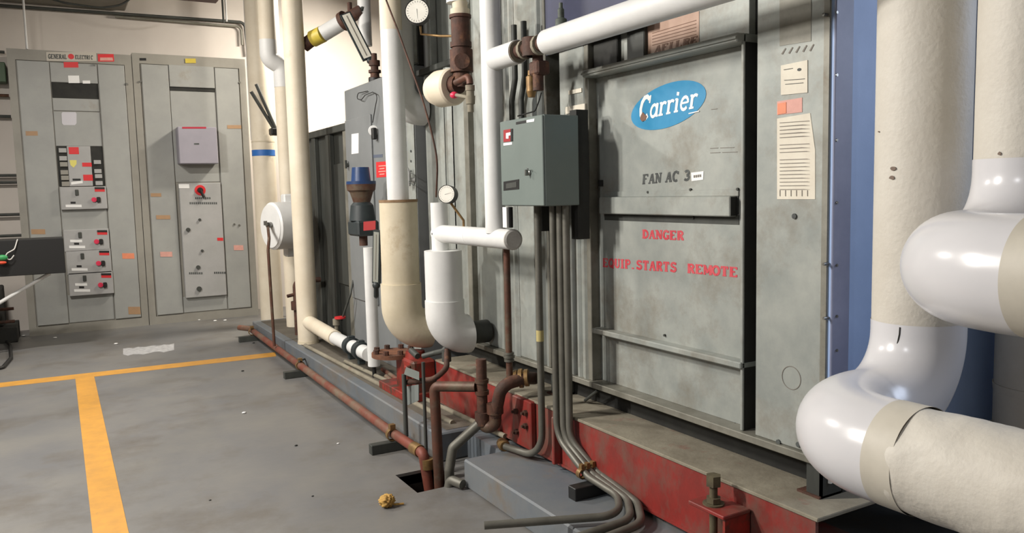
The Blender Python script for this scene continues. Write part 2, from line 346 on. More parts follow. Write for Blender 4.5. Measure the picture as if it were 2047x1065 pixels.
# housekeeping pad: near block and far block with a notch by the drain
pd = MB(); pd.box(1.26, 3.4, -2.9, 2.63, .0, .105, .006); pd.box(1.42, 3.4, 2.63, 2.92, 0, .105); 
pd.box(1.285, 3.4, 2.92, 6.45, 0, .12, .006)
PAD = struct('trim_1', pd, M_pad); PAD['label'] = 'grey painted concrete plinth under the machinery'
b = MB(); b.slab([Vector(p) for p in ((1.34, 2.95, .1202), (1.34, 6.4, .1202), (1.62, 6.4, .1202), (1.62, 2.95, .1202))], (0, 0, 1), .0012)
obj('dust_layer', b, M_dust, PAD)

# ================================================================== AIR HANDLER
XF = 1.6
U = thing('air_handler', 'long grey sheet metal air handling unit with an oval blue badge on its door', 'air handler', (2.3, 2.7, .40))
ZB, ZT = .405, 3.0
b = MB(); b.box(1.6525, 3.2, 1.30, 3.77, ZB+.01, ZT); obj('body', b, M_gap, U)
def panel(name, y0, y1, z0, z1, m_=M_ahu, x0=XF, x1=1.66, bev=.003, par=U, label=None):
    o = obj(name, MB().box(x0, x1, y0, y1, z0, z1, bev), m_, par)
    if label: o['label'] = label
    return o
YR0, YR1 = 1.291, 1.518
pr = panel('side_panel', YR0, YR1, ZB+.02, ZT); pr['label'] = 'right hand panel carrying the notices'
b = MB(); b.box(XF-.003, XF, YR0, YR0+.016, ZB+.02, ZT); obj('edge_strip', b, M_ahu2, pr)
# bolts on the right corner
b = MB()
for px_, py_ in ((1589, 432), (1597, 888), (1557, 883)):
    p = PX(px_, py_, XF); b = MB(); b.rev(p, (-1, 0, 0), [(0, .007), (.004, .007), (.004, 0)], 10); obj('bolt', b, M_ink, pr)
# notices on the right panel
cp = obj('cover_plate', decX(MB(), XF, [(1559, -12), (1622, -24), (1622, 82), (1559, 92)]), M_ahu2, pr)
npl = obj('rating_plate', MB().slab([PX(a, c, XF) for a, c in [(1562, 131), (1615, 120), (1615, 185), (1562, 190)]], (-1, 0, 0), .002), M_paper, pr)
b = MB(); 
e = [PX(1598, 139, XF-.002)+Vector((0, .006*math.cos(t*.524), .0035*math.sin(t*.524))) for t in range(12)]; b.slab(e, (-1, 0, 0), EPS)
for k, (x0_, x1_, y_) in enumerate(((1568, 1609, 160), (1570, 1606, 168), (1567, 1585, 139))): decX(b, XF-.002, [(x0_, y_), (x1_, y_-3), (x1_, y_-2), (x0_, y_+1)])
obj('print', b, M_ink, npl)
pk = obj('faded_label', decX(MB(), XF, [(1554, 203), (1604, 195), (1604, 224), (1554, 230)]), M_plabel, pr)
obj('label_patch', decX(MB(), XF-EPS, [(1555, 207), (1572, 204), (1572, 226), (1555, 229)]), M_olabel, pk)
ns = obj('paper_notice', decX(MB(), XF, [(1554, 237), (1620, 226), (1630, 300), (1630, 398), (1554, 398)]), M_paper, pr)
b = MB()
for k in range(19):
    y_ = 245+k*7.4; 
    if k in (5, 9): continue
    decX(b, XF-EPS, [(1559, y_), (1559+random.uniform(40, 62), y_-4+k*.2), (1559+60, y_-3+k*.2), (1559, y_+1.1)])
for k in range(6): decX(b, XF-EPS, [(1559+k*11, 380), (1560+k*11, 380), (1560+k*11, 392), (1559+k*11, 392)])
obj('printed_text', b, M_greyink, ns)
b = MB(); c_ = PX(1582, 755, XF)
for i in range(28):
    a0, a1 = i*math.tau/28, (i+1)*math.tau/28; f_ = lambda a, r: c_+Vector((0, r*math.cos(a), r*math.sin(a)))
    b.slab([f_(a0, .0305), f_(a1, .0305), f_(a1, .029), f_(a0, .029)], (-1, 0, 0), EPS)
obj('knockout', b, M_greyink, pr)
b = MB()
for k in range(5): decX(b, XF, [(1562+k*14, 108-k*1.6), (1570+k*14, 96-k*2), (1572+k*14, 97-k*2), (1565+k*14, 109-k*1.6)])
obj('handwriting', b, M_greyink, pr)
# deep vertical channel between panel and door
# door bay
YD0, YD1 = 1.563, 2.273
ZD_T = PX(1484, 85, XF).z; ZD_S = PX(1472, 726, XF).z; ZD_B = .43
panel('door_jamb', YD0, YD0+.010, ZB+.02, ZD_T+.022, M_ahu, XF, 1.608, .002); panel('jamb_channel', YD0+.001, YD0+.010, ZB+.02, ZD_T+.02, M_gap, 1.608, 1.651, 0)  # channel face coloured near black for the shade inside the recess
panel('door_jamb', YD1, YD1+.024, ZB+.02, 1.62, M_ahu2, XF, 1.66, .002)
hd = panel('door_head', YD0, YD1, ZD_T, ZD_T+.024, M_ahu, XF-.024, 1.655, .003)
obj('bead', MB().box(XF-.030, XF-.022, YD0, YD1, ZD_T+.008, ZD_T+.014), M_ahu, hd)
dp = panel('access_door', YD0+.010, YD1, ZD_S, ZD_T, M_ahu, 1.634, 1.656, .001); dp['label'] = 'access door with blue oval badge and stencilled warning'
XDR = 1.634
sl = panel('door_sill', YD0, YD1-.012, ZD_S-.012, ZD_S+.006, M_ahu, XF-.008, 1.655, .003)
lp = panel('lower_panel', YD0+.010, YD1, ZB+.02, ZD_S-.012, M_ahu, 1.64, 1.652, .001)
# handle channel
hc = MB(); A = PX(1197, 394, 1.606); Bq = PX(1459, 386, 1.606); C_ = PX(1195, 427, 1.606)
hc.box(1.606, 1.634, Bq.y, A.y, C_.z, A.z, .003)
hh = obj('pull_channel', hc, M_ahu, dp)
obj('open_end', MB().box(1.608, 1.633, Bq.y-.0015, Bq.y+.0, C_.z+.002, A.z-.002), M_gap, hh)
p0 = PX(1478, 449, XDR); p1 = PX(1209, 428, XDR)
obj('pull_shade_strip', MB().box(XDR-.0015, XDR+.001, p0.y, p1.y, p0.z, C_.z+.004), M_dgrey, dp)  # flat dark strip, paints the shade under the pull channel
q0 = PX(1477, 428, XDR); q1 = PX(1460, 384, XDR)
obj('channel_end', MB().box(XDR-.003, XDR+.001, q0.y, q1.y, q0.z, q1.z), M_gap, dp)
st = MB(); a0 = PX(1214, 383, XDR); a1 = PX(1478, 371, XDR); st.box(XDR-.004, XDR, a1.y, A.y, A.z, a0.z, .001)
obj('fixing_strip', st, M_ahu, dp)
# badge
cc = PX(1337, 211, XDR); ea = (PX(1262, 211, XDR).y-PX(1412, 211, XDR).y)/2; eb = (PX(1337, 168, XDR).z-PX(1337, 256, XDR).z)/2
cyc = (PX(1262, 220, XDR).y+PX(1412, 200, XDR).y)/2
pts = [Vector((XDR, cyc+ea*math.cos(t*math.tau/40), cc.z+eb*math.sin(t*math.tau/40)-.10*ea*math.cos(t*math.tau/40))) for t in range(40)]
bd = obj('oval_badge', MB().slab(pts, (-1, 0, 0), EPS), M_lblue, dp)
ADV = {'C': .82, 'a': .7, 'r': .56, 'i': .4, 'e': .66}
b = MB(); ledX(b, 'Carrier', XDR-EPS, (1276, 242), (1392, 216), (1276, 196), G=CG, shear=.22, advs=ADV)
decX(b, XDR-EPS, [(1377, 226), (1398, 221), (1398, 223), (1377, 228)])
obj('badge_lettering', b, M_wlabel, bd)
b = MB(); decX(b, XDR-2.2*EPS, [(1281, 232), (1285, 224), (1289, 228), (1293, 232), (1290, 240), (1284, 243), (1280, 238)]); obj('rust_spot', b, M_brown, bd)
b = MB(); ledX(b, 'FAN AC 3', XDR, (1284, 368), (1380, 360), (1285, 349)); obj('stencil_text', b, M_ink, dp)
b = MB(); ledX(b, 'DANGER', XDR, (1284, 476), (1368, 480), (1284, 459)); obj('stencil_text', b, M_redink, dp)['label'] = 'red stencilled warning'
b = MB(); ledX(b, 'EQUIP. STARTS', XDR, (1205, 533), (1354, 544), (1205, 516), advs={'.': .5, ' ': .3, 'I': .64}, space=.2)
obj('stencil_text', b, M_redink, dp); b = MB(); ledX(b, 'REMOTE', XDR, (1374, 545), (1476, 554), (1374, 527)); obj('stencil_text', b, M_redink, dp)['label'] = 'red stencilled warning'
wl = obj('small_label', decX(MB(), XDR, [(1382, 345), (1407, 342), (1406, 359), (1383, 362)]), M_wlabel, dp)
b = MB(); [decX(b, XDR-EPS, [(1387+k*4, 350-k*.5), (1389.5+k*4, 350-k*.5), (1389.5+k*4, 355-k*.5), (1387+k*4, 355-k*.5)]) for k in range(4)]; obj('label_print', b, M_greyink, wl)
b = MB()
for x0_, x1_, y_ in ((1420, 1436, 296), (1440, 1468, 295), (1420, 1440, 305), (1444, 1474, 304), (1422, 1434, 218)): decX(b, XDR, [(x0_, y_), (x1_, y_-1), (x1_, y_), (x0_, y_+1)])
obj('handwriting', b, M_greyink, dp)
b = MB()
for px_, py_ in ((1295, 384), (1380, 379), (1474, 378), (1385, 435), (1328, 670)):
    b.rev(PX(px_, py_, XDR-.004), (-1, 0, 0), [(-.004, .004), (.002, .004), (.002, 0)], 8)
obj('screws', b, M_dgrey, dp)
b = MB()
for px_, py_ in ((1332, 804), (1470, 848)): b.rev(PX(px_, py_, 1.64), (-1, 0, 0), [(-.001, .005), (.003, .005), (.003, 0)], 8)
obj('screws', b, M_dgrey, lp)
b = MB(); b.box(XDR-.006, XDR, *sorted((PX(1199, 361, XDR).y, PX(1206, 361, XDR).y)), PX(1200, 372, XDR).z, PX(1200, 360, XDR).z); obj('latch', b, M_gap, dp)
# header above the door
hp = panel('header_panel', YD0+.01, YD1-.02, ZD_T+.024, ZT, M_ahu, 1.63, 1.655, .001)
pc = obj('placard', decX(MB(), 1.63, [(1294, 52), (1398, 22), (1398, 86), (1294, 108)]), M_placard, hp)
b = MB(); ledX(b, 'AFILRE', 1.63-EPS, (1308, 106), (1394, 86), (1310, 92)); 
for k in range(5): decX(b, 1.63-EPS, [(1304, 66+k*6), (1392, 40+k*7), (1392, 41+k*7), (1304, 67+k*6)])
obj('placard_text', b, M_brown, pc)
panel('header_dark_block', PX(1290, 90, 1.62).y, PX(1255, 90, 1.62).y, ZD_T+.024, 1.75, M_dgrey, 1.615, 1.64, .003)
panel('header_dark_block', PX(1236, 90, 1.62).y, PX(1188, 90, 1.62).y, ZD_T+.024, 1.6, M_gap, 1.615, 1.64, .003)  # near-black block drawn for the shadow at the top of the door channel
# ribbed strip left of the door
def ribbed(name, y0, y1, z0, z1, n, m_=M_ahu, x0=XF, amp=.009, par=U):
    mb = MB(); k = 8*n; prof = []
    for i in range(k+1):
        t = i/k; s_ = math.sin(t*n*math.tau-math.pi/2); prof.append((x0+amp*.5*(1-max(-1, min(1, s_*1.8))), y0+(y1-y0)*t))
    for i in range(k):
        (xa, ya), (xb, yb) = prof[i], prof[i+1]
        mb.add([(xa, ya, z0), (xb, yb, z0), (xb, yb, z1), (xa, ya, z1)], [(0, 1, 2, 3)])
    mb.box(x0+amp+.001, x0+amp+.02, y0, y1, z0, z1); return obj(name, mb, m_, par)
ribbed('ribbed_panel', 2.299, 2.452, ZB+.02, 1.30, 4); panel('corner_panel', 2.299, 2.452, 1.30, ZT)
panel('flush_panel', 2.66, 2.885, ZB+.02, ZT, M_ahu, XF+.006)
ribbed('ribbed_panel', 2.545, 2.66, ZB+.02, ZT, 3)
panel('post', 2.530, 2.545, ZB+.02, ZT, M_ahu2, XF-.01)
panel('post', 2.885, 2.90, ZB+.02, ZT, M_ahu2, XF-.006)
panel('flush_panel', 2.90, 3.17, ZB+.02, ZT, M_ahu, XF+.016)
ribbed('ribbed_panel', 2.78, 2.86, ZB+.02, ZT, 2, M_ahu, XF-.006, .01)
panel('post', 3.17, 3.21, ZB+.02, ZT, M_ahu2, XF-.012)
ZW = PX(868, 137, XF).z
lowp = panel('flush_panel', 3.21, 3.68, ZB+.02, ZW-.01, M_ahu, XF+.01)
ribbed('ribbed_panel', 3.36, 3.46, ZB+.02, ZW-.01, 1, M_ahu, XF-.004, .014)
b = MB(); b.box(XF-.012, 1.655, 3.21, 3.72, ZW-.012, ZW+.016, .003); obj('ledge_bar', b, M_dgrey, U)
panel('recessed_panel', 3.21, 3.72, ZW+.016, ZT, M_dgrey, XF+.04, 1.655)
for y_ in (3.34, 3.58): panel('post', y_, y_+.035, ZW+.016, ZT, M_ahu, XF+.006)

b = MB(); A = PX(1092, 75, XF-.006); C2 = PX(1296, 40, XF-.006); b.box(XF-.008, XF-.001, C2.y, A.y, 1.585, 2.2); o = obj('upper_panel', b, M_darkblue, U); o['label'] = 'dark blue painted upper panel'
b = MB(); b.box(XF-.006, XF, *sorted((PX(1133, 225, XF).y, PX(1172, 205, XF).y)), PX(1133, 228, XF).z, PX(1133, 214, XF).z); obj('pale_tag', b, M_paper, U)
b = MB(); b.box(XF-.004, XF, *sorted((PX(1138, 185, XF).y, PX(1164, 183, XF).y)), PX(1140, 189, XF).z, PX(1140, 181, XF).z); obj('small_tag', b, M_paper, U)
# base rail with lip
b = MB(); b.box(XF-.014, 1.70, 1.285, 3.77, ZB, ZB+.02, .002); obj('base_lip', b, M_ahu2, U)
b = MB(); b.box(1.68, 1.72, 1.30, 3.77, .319, ZB); obj('base_rail', b, M_gap, U)
# far (blue) end of the casing, facing the camera
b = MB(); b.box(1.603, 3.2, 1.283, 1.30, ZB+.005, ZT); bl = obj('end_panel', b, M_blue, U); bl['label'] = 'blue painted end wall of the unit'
b = MB(); b.box(1.601, 1.664, 1.276, 1.283, ZB+.005, ZT, .002); tr = obj('corner_trim', b, M_bluetrim, bl)
b = MB()
for py_ in (25, 150, 280, 405, 530, 632, 700): b.rev(PY(1672, py_, 1.276), (0, -1, 0), [(0, .0035), (.003, .0035), (.003, 0)], 8)
for py_ in (30, 527, 635): b.tube([PX(1655, py_, XF)+Vector((.0, .0, 0)), PX(1655, py_, XF)+Vector((-.016, 0, 0))], .004, 8)
obj('screws', b, M_steel, tr)
# ================================================================== RED BEAM
BM = thing('support_beam', 'red painted steel beam carrying the air handler', 'beam', (1.6, 2.3, .12))
b = MB(); b.box(1.502, 1.512, 1.235, 3.40, .128, .309); obj('web', b, M_red, BM)
b = MB(); b.box(1.497, 1.86, 1.225, 3.40, .309, .319, .002); obj('top_flange', b, M_dustgrey, BM)
b = MB(); b.box(1.498, 1.86, 1.235, 3.40, .12, .128); obj('bottom_flange', b, M_red, BM)
b = MB(); b.box(1.512, 1.84, 3.385, 3.395, .128, .309); obj('end_plate', b, M_red, BM)
# stiffener plates (red, near the drain fittings)
b = MB(); b.box(1.478, 1.502, 2.50, 2.64, .128, .315, .004); tag(obj('stiffener', b, M_red, BM))
b = MB(); b.box(1.470, 1.502, 2.33, 2.345, .128, .30, .003); obj('stiffener', b, M_red, BM)
b = MB()
for y_, z_ in ((2.60, .26), (2.53, .22), (2.60, .18), (2.53, .27)): b.hexb((1.478, y_, z_), (-1, 0, 0), .012, .012); b.tube([(1.47, y_, z_), (1.455, y_, z_)], .006, 8)
obj('bolts', b, M_rust, BM)
# pads of rubber under beam
b = MB(); 
for y_ in (1.5, 2.4, 3.2): b.box(1.53, 1.62, y_, y_+.08, .105, .12)
obj('packer', b, M_black, BM)
# levelling bracket with bolt (foreground)
LB = thing('levelling_bracket', 'red steel levelling bracket with tall square headed bolt on the near beam end', 'bracket', (1.45, 1.4, .12))
T0 = PX(1432, 975, 1.45)
ly = T0.y; b = MB()
b.box(1.402, 1.4965, ly-.075, ly+.055, .262, .272, .002); obj('plate', b, M_red, LB); b = MB(); b.box(1.402, 1.4965, ly-.075, ly+.055, .13, .14, .002); obj('plate', b, M_red, LB)
b = MB(); b.box(1.41, 1.4965, ly-.072, ly-.064, .14, .262); b.box(1.488, 1.4965, ly-.064, ly+.05, .14, .262); obj('gusset', b, M_red2, LB)
b = MB(); c0 = Vector((1.44, ly, 0)); b.tube([c0+Vector((0, 0, .12)), c0+Vector((0, 0, .345))], .0105, 12)
b.rev(c0+Vector((0, 0, .272)), (0, 0, 1), [(0, .028), (.004, .028), (.004, 0)], 20); b.hexb(c0+Vector((0, 0, .277)), (0, 0, 1), .02, .014)
b.hexb(c0+Vector((0, 0, .142)), (0, 0, 1), .02, .014); b.rev(c0+Vector((0, 0, .106)), (0, 0, 1), [(0, .03), (.014, .03), (.014, 0)], 20); obj('stud', b, mat('olive_bolt', (96, 88, 66), (70, 62, 46), 30, .7), LB)
b = MB(); b.hexb(c0+Vector((0, 0, .322)), (0, 0, 1), .0205, .028); obj('bolt_head', b, MATS['olive_bolt'], LB)
# slotted feet under the unit
def foot(y_, label):
    t = thing('support_bracket', label, 'bracket', (1.62, y_, .319))
    b = MB(); b.box(1.60, 1.675, y_, y_+.006, .319, .4045); b.box(1.60, 1.606, y_, y_+.045, .319, .4045); obj('upright', b, M_dgrey, t)
    b = MB(); b.box(1.594, 1.675, y_, y_+.07, .319, .325); obj('foot_plate', b, M_rust, t)
    b = MB(); b.tube([(1.63, y_-.001, .355), (1.63, y_-.001, .375)], .006, 10); obj('slot', b, M_wlabel, t)
foot(1.30, 'dark slotted bracket under the blue cornered end of the unit')
foot(2.50, 'dark slotted bracket behind the grey conduits under the unit')

# ================================================================== BIG PIPES (right foreground)
def jacketed(name, label, X_v, Y_v, X_h, z_h, r, R, group):
    t = thing(name, label, 'pipe', (X_v, Y_v, z_h-r), group)
    path = [(X_v, Y_v, 3.55), (X_v, Y_v, z_h), (X_h, Y_v, z_h), (X_h, -1.6, z_h)]
    # vertical straight
    mb = MB(); mb.tube([(X_v, Y_v, 3.68), (X_v, Y_v, z_h+R+.012)], r*.985, 48); obj('vertical_jacket', mb, M_canvas, t)
    # first elbow
    e1 = fil([(X_v, Y_v, z_h+R+.025), (X_v, Y_v, z_h), ((X_v+X_h)/2, Y_v, z_h)], R, 18)
    mb = MB(); mb.tube(e1, r, 48, caps=False)
    obj('upper_elbow', mb, M_pvc, t)
    e2 = fil([((X_v+X_h)/2, Y_v, z_h), (X_h, Y_v, z_h), (X_h, Y_v-R-.05, z_h)], R, 18)
    mb = MB(); mb.tube(e2, r*1.012, 48, caps=False); obj('lower_elbow', mb, M_pvc, t)
    y1 = Y_v-R-.035
    mb = MB(); L_ = []; k = 300; rs = []
    for i in range(k+1):
        y_ = y1-(y1+1.6)*i/k; L_.append((X_h, y_, z_h)); rs.append(r*1.004)
    mb.tube(L_, rs, 64, caps=True)
    # wrinkled cloth wrap
    rnd = random.Random(3)
    for i, v in enumerate(mb.v):
        d_ = y1-v.y
        if d_ > .03:
            rad = Vector((v.x-X_h, 0, v.z-z_h)); a = math.atan2(rad.z, rad.x)
            wv = .0030*max(0, math.sin(a*2.0+d_*34+.6*math.sin(a*5)))**4*math.exp(-d_*2.2)+.0022*math.sin(a*6-d_*60)*math.exp(-d_*7)-.0012
            v += rad.normalized()*wv
    obj('horizontal_jacket', mb, M_canvas, t)
    mb = MB(); mb.tube([(X_h, y1+.012, z_h), (X_h, y1-.045, z_h)], r*1.02, 64, caps=False); obj('tape_band', mb, mat('tape_beige_'+('low' if z_h < .8 else 'high'), (198, 192, 178), (188, 182, 168), 12, .55), t)
    return t
JA = jacketed('insulated_pipe', 'lower thick white insulated pipe with double elbow beside the blue end wall', 1.624, 1.071, 1.287, .611, .095, .161, 'thick insulated pipes at the right')
D2 = 1.32
JB = jacketed('insulated_pipe', 'upper thick white insulated pipe with double elbow at the right edge', 1.586, .8325, 1.2655, .9536, .092, .158, 'thick insulated pipes at the right')
# small stains / slit marks on the big pipe
b = MB(); ctr = Vector((1.624, 1.071, 0))
def onpipe(mb, px_, py_, w_, h_, rad=.0945, c=ctr, mt=None):
    d = ray(px_, py_); oc = Vector((CAM.x-c.x, CAM.y-c.y)); dd = Vector((d.x, d.y)); A_ = dd.dot(dd); B_ = oc.dot(dd); C_ = oc.dot(oc)-rad*rad; t_ = (-B_-math.sqrt(max(0, B_*B_-A_*C_)))/A_
    p = CAM+d*t_; n_ = Vector((p.x-c.x, p.y-c.y, 0)).normalized(); s_ = Vector((-n_.y, n_.x, 0)); p += n_*.0005
    pts = [p+s_*w_*math.cos(a*math.tau/9)*random.uniform(.6, 1)+Vector((0, 0, 1))*h_*math.sin(a*math.tau/9)*random.uniform(.6, 1) for a in range(9)]
    mb.slab(pts, n_, .0008)
onpipe(b, 1786, 337, .008, .006); onpipe(b, 1783, 355, .007, .005); onpipe(b, 1757, 263, .004, .002); obj('scuff_mark', b, mat('brown_stain', (120, 104, 92), rough=.8), JA)
b = MB(); cr_ = []
for px_, py_ in ((1799, 654), (1798, 668), (1795, 682), (1791, 696)):
    d = ray(px_, py_); oc = Vector((-1.624, -1.071)); dd = Vector((d.x, d.y)); A_ = dd.dot(dd); B_ = oc.dot(dd); cr_.append(CAM+d*((-B_-math.sqrt(B_*B_-A_*(oc.dot(oc)-.0952**2)))/A_))
b.tube(cr_, .0016, 6); obj('split_seam', b, M_gap, JA)
b = MB(); onpipe(b, 1998, 307, .004, .004, .0915, Vector((1.586, .8325, 0))); obj('scuff_mark', b, MATS['brown_stain'], JB)
# pale round column beyond, at the right edge
cx_, cy_ = 2.62, 1.0
t = thing('insulated_riser', 'pale beige round riser glimpsed between the two thick pipes', 'pipe', (2.30, 1.145, .105))
b = MB(); b.tube([(2.30, 1.145, .105), (2.30, 1.145, 3.69)], .12, 40); obj('jacket', b, M_beige, t)
b = MB(); b.rev((2.30, 1.145, .52), (0, 0, 1), [(0, .121), (.02, .123), (.02, .121)], 40); obj('band', b, M_beige, t)

# ================================================================== CONTROL BOX
KX0, KX1, KY0, KY1, KZ0, KZ1 = 1.375, 1.515, 2.21, 2.495, 1.045, 1.34
t = thing('control_box', 'grey green control box with small red plate hung in front of the unit', 'control box', (1.45, 2.35, KZ0))
obj('enclosure', MB().box(KX0+.006, KX1, KY0, KY1, KZ0, KZ1, .003), M_box, t)
dr = obj('door', MB().box(KX0, KX0+.006, KY0+.002, KY1-.002, KZ0+.002, KZ1-.002, .002), M_box, t)
b = MB(); p = PX(1059, 345, KX0); b.rev(p, (-1, 0, 0), [(0, .009), (.006, .009), (.008, .006), (.008, 0)], 16); b.box(KX0-.018, KX0-.008, p.y-.003, p.y+.003, p.z-.010, p.z+.010); b.tube([p+Vector((-.008, -.004, .012)), p+Vector((-.02, -.016, .013))], .002, 8); obj('lock_handle', b, M_steel, dr)
b = MB(); decX(b, KX0, [(1007, 363), (1038, 358), (1038, 378), (1007, 381)]); sw = obj('window_plate', b, M_black, dr)
obj('window_rim', decX(MB(), KX0-EPS, [(1012, 367), (1033, 363), (1033, 374), (1012, 377)]), M_dgrey, sw)
rp = obj('red_plate', decX(MB(), KX0, [(1007, 260), (1025, 257), (1025, 282), (1007, 284)]), mat('dull_red', (150, 40, 44), rough=.5), dr)
b = MB(); decX(b, KX0-EPS, [(1012, 266), (1022, 264), (1022, 270), (1017, 271), (1017, 277), (1012, 277)]); obj('plate_mark', b, M_wlabel, rp)
obj('black_edge', decX(MB(), KX0-EPS, [(1021, 258), (1025, 257), (1025, 282), (1021, 282)]), M_black, rp)
obj('white_strip', decX(MB(), KX0, [(1007, 286), (1024, 284), (1024, 289), (1007, 291)]), M_wlabel, dr)
obj('maker_strip', decX(MB(), KX0, [(1032, 244), (1053, 240), (1053, 245), (1032, 249)]), M_black, dr)
obj('maker_strip', decX(MB(), KX0, [(1053, 240), (1069, 237), (1068, 243), (1053, 245)]), M_wlabel, dr)
t2 = thing('mounting_frame', 'dark channel frame holding the grey green control box', 'frame', (1.56, 2.3, .43))
b = MB(); b.box(KX1, 1.562, 2.222, 2.262, .93, 1.36); obj('upright', b, M_gap, t2); b = MB(); b.box(KX1, 1.594, 2.45, 2.485, .95, 1.36); obj('upright', b, M_gap, t2)  # first upright sized and coloured as the shadowed gap beside the box
b = MB(); b.box(KX1+.01, 1.56, 2.262, 2.45, 1.1, 1.15); obj('cross_channel', b, M_gap, t2)

# ================================================================== PIPE HELPERS
def run(name, label, cat, pts, r, m_, R=None, group=None, n=20, part='pipe'):
    P = fil(pts, R if R is not None else r*2, 8); lo = min(P, key=lambda p: p.z)
    t = thing(name, label, cat, (lo.x, lo.y, lo.z-r*0.0), group); b = MB(); b.tube(P, r, n); obj(part, b, m_, t); return t
def sleeve(t, p0, p1, r, m_, name='coupling', prof=None):
    p0, p1 = Vector(p0), Vector(p1); L_ = (p1-p0).length; b = MB()
    b.rev(p0, p1-p0, prof(L_, r) if prof else [(0, 0), (0, r), (L_, r), (L_, 0)], 24); return obj(name, b, m_, t)
def union(L_, r): return [(0, 0), (0, r), (L_*.25, r), (L_*.25, r*.85), (L_*.4, r*.85), (L_*.4, r*1.12), (L_*.65, r*1.12), (L_*.65, r*.85), (L_*.78, r*.85), (L_*.78, r), (L_, r), (L_, 0)]
VX = 1.40
# ---- white vertical K with horizontal tee
PK = Vector((VX, 2.59, 0))
t = thing('white_riser', 'slim white insulated riser in front of the unit left of the control box', 'pipe', (VX, 2.59, .925))
b = MB(); b.tube([(VX, 2.59, 3.69), (VX, 2.59, .945)], .0375, 28); obj('jacket', b, M_white, t)
zD = 1.567
# horizontal pipe D (tee branch + valve + long run)
t = thing('overhead_pipe', 'white insulated pipe running along the top of the unit door', 'pipe', (VX, 1.9, zD-.05))
yA, yB = PX(1036, 100, VX).y, PX(1094, 78, VX).y
b = MB(); b.tube([(VX, 2.56, zD), (VX, yA, zD)], .040, 28); obj('stub_jacket', b, M_white, t)
b = MB(); b.tube(fil([(VX, yB, zD), (VX, 1.12, zD), (VX, 1.12, 3.69)], .08, 8), .040, 28); obj('jacket', b, M_white, t)
b = MB(); b.tube([(VX, yA, zD), (VX, yA-.004, zD)], .037, 24); obj('end_cover', b, M_dustgrey, t)
t = thing('gate_valve', 'rusty valve body between two white jackets above the control box', 'valve', (VX, (yA+yB)/2, zD-.15))
b = MB(); ym = (yA+yB)/2; b.tube([(VX, yA-.003, zD), (VX, yB+.001, zD)], .024, 20); b.rev((VX, ym, zD-.03), (0, 0, 1), [(0, .02), (.0, .034), (.06, .034), (.06, .0)], 20)
obj('body', b, M_rust, t)
b = MB(); 
for q in (.25, .75): b = MB(); b.rev((VX, yA+(yB-yA)*q-.006, zD), (0, 1, 0), [(0, 0), (0, .033), (.014, .033), (.014, 0)], 12); obj('flange', b, M_dustgrey, t)
b = MB(); b.tube([(VX+.02, ym, zD), (VX+.02, ym, zD-.14)], .018, 14); b.box(VX+.0, VX+.05, ym-.03, ym+.03, zD-.09, zD-.045, .006); obj('bonnet', b, M_rust, t)
b = MB(); p = PX(1062, 165, 1.45); b.rev(p+Vector((0, 0, -.05)), (0, 0, 1), [(0, 0), (0, .012), (.02, .018), (.07, .018), (.075, .012), (.09, .012), (.09, 0)], 14); obj('trap', b, M_brass, t)
t = thing('relief_valve', 'small verdigris relief valve on top of the overhead pipe', 'valve', PX(1125, 62, VX))
b = MB(); p = PX(1122, 62, VX); b.rev(p+Vector((0, 0, -.02)), (0, 0, 1), [(0, .010), (.03, .012), (.03, .018), (.055, .018), (.06, .010), (.085, .010), (.09, .006), (.105, .006), (.105, 0)], 14); obj('body', b, mat('verdigris', (84, 92, 84), (60, 66, 60), 40, .7), t)
# ---- horizontal L with end cap, riser L2
zL = .925
t = thing('capped_header', 'short white insulated header pipe with a flat end cap', 'pipe', (VX, 2.78, zL-.04))
b = MB(); b.tube([(VX, 3.10, zL), (VX, 2.465, zL)], .0365, 28); obj('jacket', b, M_white, t)
b = MB(); b.rev((VX, 2.467, zL), (0, -1, 0), [(0, .0375), (.006, .0375), (.010, .030), (.008, .0)], 28); obj('end_cap', b, mat('scuffed_cap', (196, 194, 188), (176, 172, 166), 30, .6, 0, .3, 80), t)
b = MB(); b.tube([(VX, 2.80, zL), (VX, 2.795, zL)], .0372, 28); obj('seam_band', b, M_wlabel, t)
t = thing('white_riser', 'short white insulated stub standing above the fat white elbow', 'pipe', (VX, 3.085, .84))
b = MB(); b.tube([(VX, 3.085, .846), (VX, 3.085, 1.055)], .0365, 28); obj('jacket', b, M_white, t)
# ---- M fat elbow
t = thing('fat_elbow', 'fat white insulated elbow turning into the unit left of the rusty drain', 'pipe', (VX, 3.06, .40))
b = MB(); b.tube([(VX, 3.06, .855), (VX, 3.06, .64)], .079, 40); obj('jacket', b, M_white, t)
b = MB(); b.tube(fil([(VX, 3.06, .645), (VX, 3.06, .492), (1.505, 3.06, .492)], .10, 12), .083, 40); obj('elbow_cover', b, M_white, t); b = MB(); b.tube([(1.505, 3.06, .492), (1.60, 3.06, .492)], .05, 24); obj('pipe_stub', b, M_dgrey, t)
